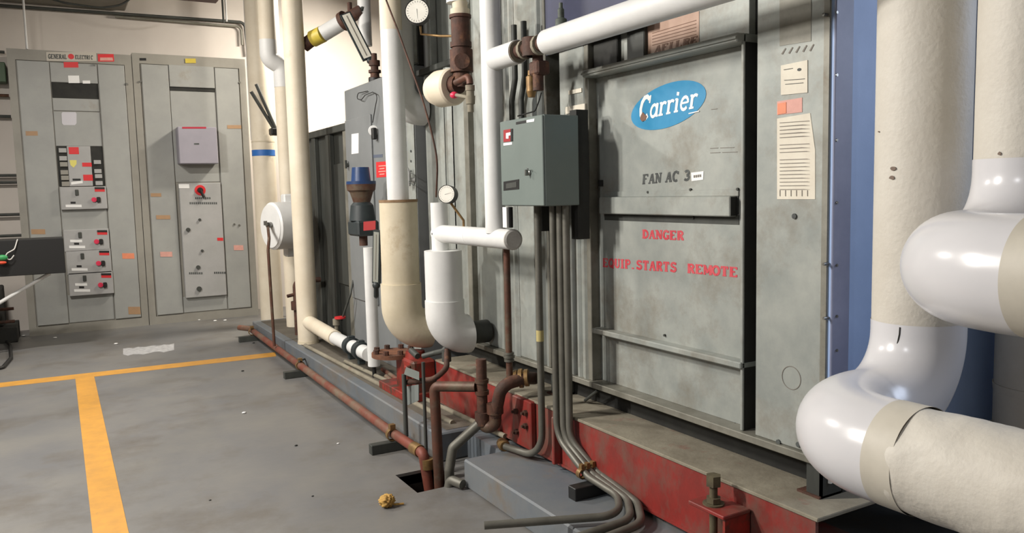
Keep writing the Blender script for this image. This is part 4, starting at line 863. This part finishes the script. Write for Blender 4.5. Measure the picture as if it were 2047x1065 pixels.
# ================================================================== CONDUITS
def cond(label, pts, r=.012, R=.08, g='grey conduits below the control box'): return run('grey_conduit', label, 'conduit', pts, r, M_conduit, R, g, n=12)
xc = 1.45
def col(px_, X=xc): q = PX(px_, 600, X); return q.x, q.y
x_, y_ = col(1078, 1.47); e0 = PZ(1010, 892, .125)
cond('leftmost grey conduit curving away along the beam foot', [(x_, y_, 1.05), (x_, y_, .13), e0], .013, .10)
b = MB(); b.rev(e0+Vector((0, .0, -.0)), Vector((.2, 1, 0)), [(0, .0), (0, .02), (.02, .024), (.05, .02), (.05, 0)], 12); tag(obj('conduit_fitting', b, M_brass), 'dull brass conduit fitting on the plinth by the red beam', 'fitting')
t = bpy.data.objects[[o.name for o in bpy.data.objects if o.name.startswith('grey_conduit')][0]]
b = MB(); zz_ = PX(1073, 672, 1.47); b.rev((x_, y_, zz_.z-.014), (0, 0, 1), [(0, .0136), (.04, .0136)], 14); obj('yellow_tag', b, mat('dull_yellow', (178, 164, 110), rough=.6), t)
for k, (px_, lab, fx, far) in enumerate(((1108, 'second grey conduit from the left sweeping down to the strut block', (1175, 952), (968, 1050)), (1122, 'third grey conduit sweeping down and out over the plinth edge', (1185, 948), (1150, 1075)), (1134, 'rightmost grey conduit sweeping down and out over the plinth edge', (1195, 944), (1170, 1090)))):
    x_, y_ = col(px_, 1.455+.01*k); m1 = PZ(*fx, .16); tt = PZ(1235+k*20, 990+k*8, .14); m3 = PZ(1240+k*22, 1030+k*8, .13); fr = PZ(far[0], far[1], .125)
    m3.x = max(m3.x, 1.30)
    cond(lab, [(x_, y_, 1.05), (x_, y_, .25), m1, tt, m3, fr], .0125 if k else .012, .09)
st0 = PZ(1170, 985, .105)
t = thing('strut_block', 'black strut block holding the swept conduits on the plinth', 'pipe support', (st0.x, st0.y, .105))
q0_, q1_ = PZ(1140, 997, .105), PZ(1200, 975, .105)
b = MB(); b.box(q0_.x, q0_.x+.13, q0_.y-.03, q0_.y+.012, .105, .147, .002); obj('strut', b, M_black, t)
b = MB()
for k in range(3): p = PZ(1163+k*11, 946-k*3, .165); b.rev(p+Vector((0, .01, 0)), (0, -1, 0), [(0, .013), (0, .018), (.02, .018), (.02, .013)], 12); b.box(p.x-.006, p.x+.006, p.y-.008, p.y+.008, p.z+.014, p.z+.032)
obj('clamp', b, M_brass, t)
b = MB(); b.tube(fil([PZ(1170, 800, .33), PX(1195, 780, 1.62)], .02, 3), .006, 8); tag(obj('thin_rod', b, M_dgrey), 'thin bent rod resting on the beam top under the unit', 'rod')
# small wires over control box
run('loose_wire', 'thin black wire running above the control box', 'wire', [PX(1035, 232, 1.5), PX(1070, 222, 1.5), PX(1078, 200, 1.5), PX(1082, 185, 1.5)], .0025, M_black, .03, n=6)
for lab, px_ in (('dark upright conduit left behind the control box top', 1023), ('dark upright conduit nearer the rusty valve bonnet', 1042)):
    p = PX(px_, 200, 1.55); run('dark_conduit', lab, 'conduit', [(p.x, p.y, 1.33), (p.x, p.y, 1.44), (p.x, p.y-.03, 1.52), (p.x, p.y-.03, 1.72)], .011, M_dgrey, .03, n=10)
t = thing('thermometer', 'narrow white tag thermometer under the control box by the end cap', 'thermometer', PX(1008, 455, 1.39))
A_, B2 = PX(1008, 414, 1.375), PX(1008, 455, 1.375); obj('scale', MB().box(1.375, 1.385, A_.y-.014, A_.y+.014, B2.z, A_.z, .001), M_wlabel, t)
obj('case', MB().box(1.386, 1.40, A_.y-.018, A_.y+.02, B2.z, A_.z+.0, .001), M_black, t)

# ================================================================== SWITCHGEAR
YC = 7.6
def rect(px_l, px_t, px_r, px_b, Y=YC):
    A, B = PY(px_l, px_t, Y), PY(px_r, px_b, Y); return A.x, B.x, B.z, A.z
def cabinet(label, x0, x1, ztop):
    t = thing('switchgear_cabinet', label, 'electrical cabinet', ((x0+x1)/2, YC+.2, 0), 'grey switchgear cabinets')
    obj('body', MB().box(x0, x1, YC+.012, YC+.39, 0.0, ztop, .004), M_cab2, t); return t
W1 = cabinet('left switchgear cabinet with breakers and red labelled drawers', -.258, .640, 2.315)
W2 = cabinet('right switchgear cabinet with a lilac grey box on its front', .645, 1.575, 2.335)
def frame(t, x0, x1, zt_):
    b = MB(); b.box(x0, x0+.055, YC, YC+.012, .0, zt_); b.box(x1-.055, x1, YC, YC+.012, 0, zt_); b.box(x0+.055, x1-.055, YC, YC+.012, zt_-.085, zt_); b.box(x0+.055, x1-.055, YC, YC+.012, 0, .07)
    obj('frame', b, M_cab2, t)
frame(W1, -.258, .640, 2.315); frame(W2, .645, 1.575, 2.335)
def cp_(t, name, x0, x1, z0, z1, m_, d0=.004, d1=0.0, bev=.003, label=None):
    o = obj(name, MB().box(x0, x1, YC-d0, YC+.012+d1, z0, z1, bev), m_, t)
    if label: o['label'] = label
    return o
cxl, cxr = .035, .375        # centre column of the left cabinet
cp_(W1, 'side_door', -.195, cxl-.006, .08, 2.225, M_cab); cp_(W1, 'side_door', cxr+.006, .58, .08, 2.225, M_cab)
def zz_(py, px=160): return PY(px, py, YC).z
z = [zz_(y) for y in (127, 166, 197, 222, 292, 372, 417, 459, 589, 648)]
tp = cp_(W1, 'top_cover', cxl, cxr, z[1], z[0], M_cab, .002)
cp_(W1, 'open_slot', cxl, cxr, z[2], z[1], M_gap, -.006)
cp_(W1, 'blank_cover', cxl, cxr, z[3], z[2], M_cab, -.004); bc = cp_(W1, 'blank_cover', cxl, cxr, z[4], z[3]-.006, M_cab, -.004)
bk = cp_(W1, 'breaker_bay', cxl, cxr, z[5], z[4], M_gap, -.005)
cp_(W1, 'blank_cover', cxl, cxr, z[7], z[6], M_cab, -.004)
cp_(W1, 'base_cover', cxl, cxr, .08, z[8], M_cab, -.004)
def dY(par, name, Y, l, t_, r, b_, m_, sk=0): return obj(name, decY(MB(), Y, [(l, t_), (r, t_+sk), (r+ (b_-t_)*.08, b_+sk), (l+(b_-t_)*.08, b_)]), m_, par)
# breaker bay contents
bp_ = cp_(W1, 'dead_front', PY(136, 330, YC).x, PY(183, 330, YC).x, z[5], z[4], M_cabd, .004)
for (l, t_, r, b_) in ((137, 294, 157, 308), (164, 325, 183, 333), (166, 349, 185, 361)): dY(bp_, 'red_label', YC-.004, l, t_, r, b_, M_rlabel)
b = MB(); decY(b, YC-.004, [(139, 320), (153, 320), (153, 328), (147, 335), (141, 330)]); obj('yellow_sticker', b, M_ylabel, bp_)
dY(bp_, 'white_label', YC-.004, 142, 364, 165, 369, M_wlabel, -3); dY(bp_, 'black_label', YC-.004, 145, 357, 161, 361, M_black)
for i, y_ in enumerate((296, 312, 324, 340, 351, 363)):
    x0_ = 117+i*1.2; A_, B2 = PY(x0_, y_, YC), PY(x0_+16, y_+9, YC); obj('breaker', MB().box(A_.x, B2.x, YC-.008, YC+.006, B2.z, A_.z, .002), (M_cabd if i < 2 else M_cab2), bk)
for i, y_ in enumerate((320, 338, 348, 362)):
    x0_ = 187+i*1.2; A_, B2 = PY(x0_, y_, YC), PY(x0_+15, y_+8, YC); obj('breaker', MB().box(A_.x, B2.x, YC-.008, YC+.006, B2.z, A_.z, .002), M_cabd, bk)
def drawer(l, t_, r, b_, lower=True):
    A_, B2 = PY(l, t_, YC-.03), PY(r, b_, YC-.03); o = obj('drawer', MB().box(A_.x, B2.x, YC-.03, YC+.01, B2.z, A_.z, .004), M_cabd, W1); Y = YC-.03
    W_ = r-l; Hh = b_-t_
    dY(o, 'red_label', Y, r-26, t_+1, r-6, t_+9, M_rlabel); dY(o, 'black_label', Y-EPS, r-26, t_, r-6, t_+4, M_black)
    p = PY(r-27, t_+Hh*.58, Y); b = MB(); b.rev(p, (0, -1, 0), [(0, .02), (.012, .02), (.012, 0)], 14); obj('red_knob', b, M_redtap, o)
    p = PY(r-18, t_+Hh*.58, Y); b = MB(); b.box(p.x-.014, p.x+.014, Y-.02, Y, p.z-.022, p.z+.022, .004); obj('toggle', b, M_black, o)
    p = PY(l+W_*.36, t_+Hh*.25, Y); b = MB(); b.box(p.x-.013, p.x+.013, Y-.01, Y, p.z-.024, p.z+.024, .003); obj('switch', b, M_dgrey, o)
    dY(o, 'white_label', Y, l+12, b_-8, l+44, b_-3, M_wlabel); 
    if lower: dY(o, 'white_label', Y, l+14, b_-20, l+38, b_-15, M_wlabel)
    dY(o, 'black_label', Y, l+22, b_-14, l+32, b_-10, M_black); return o
drawer(119, 374, 215, 417, False); drawer(126, 460, 220, 499); drawer(131, 501, 224, 544, False); drawer(136, 546, 228, 586)
# header strip lettering
hs = dY(W1, 'maker_strip', YC-.001, 92, 104, 192, 122, mat('pale_strip', (186, 180, 168), rough=.5))
b = MB(); ledY(b, 'GENERAL', YC-.001-EPS, (96, 117), (134, 118), (96, 108)); ledY(b, 'ELECTRIC', YC-.001-EPS, (150, 118), (186, 119), (150, 110)); obj('lettering', b, M_ink, hs)
p = PY(142, 113, YC-.001); b = MB(); b.rev(p, (0, -1, 0), [(0, .022), (EPS*1.5, .022), (EPS*1.5, 0)], 20); obj('round_mark', b, M_rlabel, hs)
hr = dY(W1, 'red_label', YC-.001, 195, 108, 227, 123, M_rlabel); obj('label_text', decY(MB(), YC-.001-EPS, [(200, 115), (225, 115), (226, 121), (200, 121)]), M_plabel, hr)
dY(tp, 'red_label', YC-.002, 127, 124, 156, 135, M_rlabel); dY(tp, 'white_sticker', YC-.002, 136, 151, 158, 166, M_wlabel); dY(tp, 'white_sticker', YC-.002, 165, 161, 180, 167, M_wlabel)
b = MB(); decY(b, YC+.004, [(125, 224), (151, 224), (153, 227), (153, 246), (150, 250), (127, 250), (124, 246), (123, 227)]); obj('white_sticker', b, mat('blank_sticker', (196, 194, 200), rough=.6), bc)
for l, t_, r, b_, m_ in ((51, 262, 75, 271, M_ochre), (62, 458, 90, 468, M_ochre), (244, 506, 268, 517, M_olabel), (256, 613, 280, 628, M_ochre)): dY(W1, 'faded_label', YC-.004, l, t_, r, b_, m_)
# right cabinet
dxl, dxr = PY(338, 150, YC).x, PY(428, 150, YC).x
cp_(W2, 'side_door', .712, dxl-.006, .08, 2.245, M_cab); cp_(W2, 'side_door', dxr+.006, 1.51, .08, 2.245, M_cab)
z2 = [zz_(y, 390) for y in (132, 175, 183, 366, 592)]
cp_(W2, 'top_cover', dxl, dxr, z2[1], z2[0], M_cab, .004); cp_(W2, 'vent_slot', dxl, dxr, z2[2], z2[1], M_gap, -.008)
cp_(W2, 'blank_cover', dxl, dxr, z2[3]+.01, z2[2], M_cab, -.007)
cp_(W2, 'base_cover', dxl, dxr, .08, z2[4], M_cab, -.004)
A_, B2 = PY(357, 253, YC-.14), PY(437, 327, YC-.14)
lb = obj('projecting_box', MB().box(A_.x-.01, B2.x, YC-.14, YC+.005, B2.z, A_.z, .006), M_lilac, W2); lb['label'] = 'lilac grey projecting box'
dY(lb, 'red_strip', YC-.14, 364, 253.5, 412, 257, mat('dark_red_strip', (168, 40, 60), rough=.5)); dY(lb, 'maker_mark', YC-.14, 388, 286, 398, 289, M_ink)
A_, B2 = PY(357, 366, YC-.03), PY(447, 590, YC-.03)
ld = obj('lower_door', MB().box(A_.x, dxr-.004, YC-.03, YC+.01, B2.z, A_.z, .005), M_cabd, W2)
Y = YC-.03
dY(ld, 'white_label', Y, 357, 368, 378, 376, M_wlabel)
b = MB(); p = PY(400, 380, Y); b.rev(p, (0, -1, 0), [(0, .046), (.004, .046), (.004, 0)], 24); rk = obj('red_disc', b, M_rlabel, ld)
b = MB(); b.rev(p+Vector((0, -.004, 0)), (0, -1, 0), [(0, .025), (.02, .022), (.02, 0)], 16); q_ = PY(405, 388, Y-.02); b.tube([p+Vector((0, -.02, 0)), q_+Vector((.01, 0, -.03))], .012, 8); obj('rotary_handle', b, M_black, rk)
b = MB()
for l, t_, r in ((390, 394, 420), (379, 404, 432), (378, 544, 403), (428, 543, 452)):
    x = l
    while x < r: decY(b, Y, [(x, t_), (x+2.6, t_), (x+2.8, t_+4), (x+.2, t_+4)]); x += 4
obj('lettering', b, M_ink, ld)
for px_, py_, r_ in ((399, 439, .012), (376, 459, .018), (404, 501, .012), (396, 534, .018), (398, 577, .022)):
    b = MB(); b.rev(PY(px_, py_, Y), (0, -1, 0), [(0, r_), (.012, r_), (.012, 0)], 12); obj('knob', b, M_dgrey, ld)
dY(ld, 'red_label', Y, 434, 475, 446, 481, M_rlabel); dY(W2, 'black_strip', YC-.006, 422, 366, 441, 372, M_black)
for l, t_, r, b_, m_ in ((320, 503, 344, 513, M_plabel), (467, 490, 486, 500, M_plabel), (454, 250, 482, 257, M_ochre), (370, 117, 391, 126, M_ytape), (301, 386, 322, 393, M_ochre), (312, 430, 340, 438, M_ochre)): dY(W2, 'faded_label', YC-.005, l, t_, r, b_, m_)
dY(W2, 'black_mark', YC-.001, 279, 116, 292, 121, M_black)
for t_, pxs in ((W1, ((253, 168), (188, 130))), (W2, ((281, 163), (479, 165), (468, 448), (478, 450)))):
    b = MB(); [b.rev(PY(x, y, YC-.004), (0, -1, 0), [(0, .009), (.008, .009), (.008, 0)], 10) for x, y in pxs]; obj('latches', b, M_steel, t_)
# ================================================================== FAR WALL SERVICES
def wallrun(lab, ps, r_, m_, name='wall_conduit'): return run(name, lab, 'conduit', [PY(x, y, 7.97-r_) for x, y in ps], r_, m_, .05, n=10)
wallrun('upper dark conduit crossing the far wall above the switchgear', [(-60, 7), (450, 42), (489, 45), (492, 75), (496, 110)], .014, M_dgrey)
wallrun('lower pale conduit just under the dark one on the far wall', [(230, 33), (440, 50), (482, 53), (484, 90)], .011, M_ahu2)
for lab, a_, c_, m_ in (('thin white hanger rod above the left switchgear cabinet', (40, -25), (54, 98), M_white), ('thin dark hanger rod above the right switchgear cabinet', (448, -20), (447, 46), M_dgrey), ('thin pale hanger rod beside the dark one', (452, -20), (453, 43), M_white)):
    A_, B2 = PY(*a_, 7.75), PY(*c_, 7.75); run('hanger_rod', lab, 'rod', [(B2.x, 7.75, max(B2.z, 2.32) if a_[0] < 100 else B2.z), (B2.x, 7.75, 3.69)], .009, m_, n=8)
t = thing('cable_tray', 'dark red edged tray hung at the top of the far wall', 'cable tray', PY(390, 0, 7.3))
A_, B2 = PY(300, -14, 7.3), PY(436, 4, 7.3); b = MB(); b.box(A_.x-.3, B2.x, 7.15, 7.37, B2.z, B2.z+.12, .01); obj('tray', b, mat('dark_maroon', (70, 34, 30), rough=.6), t)
for k in range(2): run('hanger_rod', ('left' if k == 0 else 'right')+' hanger of the dark red tray above the switchgear', 'rod', [((A_.x if k == 0 else B2.x-.1), 7.26, B2.z+.12), ((A_.x if k == 0 else B2.x-.1), 7.26, 3.69)], .008, M_dgrey, n=8)
run('hanging_cable', 'black cable sagging along the top of the far wall', 'cable', [PY(60, -14, 7.36), PY(130, 6, 7.36), PY(200, 16, 7.36), PY(250, 10, 7.36), PY(270, -14, 7.36)], .008, M_dgrey, .3, n=8)
t = thing('grey_duct', 'dusty grey duct edge at the top left of the far wall', 'duct', PY(50, -8, 7.7))
A_, B2 = PY(-60, 2, 7.4), PY(262, 6, 7.4); obj('casing', MB().box(A_.x-1, B2.x, 7.4, 7.95, B2.z+.045, B2.z+.35, .01), mat('dusty_duct', (138, 134, 124), (120, 116, 106), 5, .7), t)
# left edge wall items
for lab, y_, m_ in (('brown horizontal pipe at the left edge, level with the open slot', 190, M_rust), ('dark horizontal pipe at the left edge, below the brown one', 232, M_dgrey), ('grey horizontal conduit at the left edge at mid height', 350, M_dgrey), ('second grey conduit at the left edge at mid height', 364, M_dgrey), ('lower grey conduit at the left edge', 428, M_dgrey), ('lowest grey conduit at the left edge', 470, M_dgrey), ('conduit at the left edge level with the cabinet top', 103, M_dgrey)):
    p = PY(-40, y_+3, 7.9); q_ = PY(14 + (y_-100)*.1, y_, 7.9); run('wall_conduit', lab, 'conduit', [(p.x-1, 7.94, q_.z), (q_.x-.02, 7.94, q_.z)], .012, m_, n=8)
t = thing('wall_box', 'green equipment box on the wall at the left edge', 'equipment box', PY(5, 165, 7.9))
A_, B2 = PY(-30, 122, 7.85), PY(13, 164, 7.85); obj('case', MB().box(A_.x, B2.x, 7.85, 8.0, B2.z, A_.z, .006), mat('dull_green', (84, 104, 80), rough=.6), t)
# dark bench at the left
YB = 6.6; A_, B2 = PY(-140, 487, YB), PY(132, 545, YB)
t = thing('black_bench', 'black topped bench with wires jutting in from the left', 'bench', (-.6, YB+.1, 0))
obj('worktop', MB().box(-1.6, B2.x, YB, YB+.28, B2.z, A_.z, .004), M_black, t)
b = MB(); b.tube([PY(-30, 622, YB+.1), PY(100, 546, YB+.1)], .014, 6); obj('brace', b, M_white, t)
for k, x_ in enumerate((-.62, -1.5)): obj('leg', MB().box(x_, x_+.04, YB+.05, YB+.09, 0, B2.z), M_dgrey, t)
run('white_cable', 'white cable curling over the black bench', 'cable', [PY(35, 478, YB-.01), PY(29, 498, YB-.02), PY(14, 506, YB-.03), PY(10, 514, YB-.03), PY(20, 521, YB-.03), PY(28, 510, YB-.03)], .004, M_wire_w, .03, n=8)
run('white_cable', 'pale cable lying along the back of the black bench', 'cable', [PY(66, 482, YB+.1), PY(85, 486, YB+.08), PY(100, 486, YB+.08), PY(114, 478, YB+.1)], .003, M_wire_w, .03, n=6)
b = MB(); b.ball(PY(4, 515, YB-.05), .03, 12, (1.2, .6, .7)); tag(obj('cable_plug', b, M_green), 'green plug at the left edge of the black bench', 'plug')
b = MB(); b.ball(PY(3, 525, YB-.05), .024, 12, (1.3, .6, .5)); tag(obj('cable_plug', b, mat('orange_red', (206, 70, 40), rough=.5)), 'orange red plug at the left edge of the black bench', 'plug')
t = thing('dark_shade_box', 'added dark box standing for shaded equipment and wall base left of the switchgear', 'machine', (-.7, 7.5, 0))  # dark boxes added where equipment and wall base lie in shadow
obj('base', MB().box(-1.8, -.33, 7.35, 7.8, .0, .12, .004), M_gap, t); obj('casing', MB().box(-1.8, -.42, 7.45, 7.85, .12, .42, .01), M_gap, t)
for k in range(2): b = MB(); b.tube([(-1.8, 7.34, .17+.1*k), (-.34, 7.34, .17+.1*k)], .012, 8); obj('rail', b, M_rust, t)
run('black_hose', 'black hose looping on the floor at the left edge', 'hose', [PZ(-30, 676, .02)+Vector((0, 0, .0)), PZ(4, 672, .012), PZ(20, 690, .012), PZ(22, 715, .012), PZ(5, 735, .012), PZ(-30, 740, .012)], .012, M_black, .06, n=8)
# ================================================================== SMALL LITTER
t = obj('crumpled_rag', MB(), M_rag) if False else None
b = MB(); pc3 = PZ(774, 1012, 0); rnd = random.Random(5)
b.ball((0, 0, 0), .026, 44, (1, 1, .8))
for v in b.v: v *= 1+.22*math.sin(v.x*420+v.y*270)*math.cos(v.z*380+v.y*190)+.12*math.sin(v.x*900)*math.sin(v.y*800+v.z*700)
for v in b.v: v += Vector((pc3.x, pc3.y, .021))
b.tube([(pc3.x+.02, pc3.y-.01, .006), (pc3.x+.055, pc3.y-.02, .005)], .004, 6)
tag(obj('crumpled_leaf_ball', b, M_rag), 'crumpled yellow brown clump on the floor in front of the sink', 'litter')
def litter(px_, py_, s_, m_, label):
    p = PZ(px_, py_, 0); b = MB(); b.ball((p.x, p.y, s_*.35), s_, 8, (1, .7, .35)); tag(obj('floor_debris', b, m_), label, 'litter', None)
litter(592, 891, .008, M_black, 'small black chip on the open floor left of the strut block')
litter(625, 992, .005, M_black, 'tiny dark speck on the floor below the black chip'); litter(420, 1000, .005, M_black, 'tiny dark speck near the yellow aisle stripe')
litter(676, 887, .007, M_wlabel, 'small white flake on the floor left of the pipe clamp'); litter(485, 742, .010, M_black, 'dark chip on the floor beyond the yellow cross stripe')
litter(507, 686, .010, M_black, 'dark chip near the far end of the floor pipe'); litter(488, 826, .012, M_wlabel, 'small white smear on the mid floor')
for i, (x, y, lb_) in enumerate(((47, 672, 'under the left edge of the switchgear'), (110, 676, 'in front of the left switchgear corner'), (168, 660, 'at the foot of the left cabinet'), (232, 688, 'left of the worn patch'), (398, 640, 'at the foot of the right cabinet'), (450, 641, 'near the right corner of the right cabinet'), (430, 642, 'between two others by the right cabinet'), (66, 660, 'beside the dark shade box'))):
    litter(x, y, .016, M_wlabel, 'white paper scrap '+lb_)
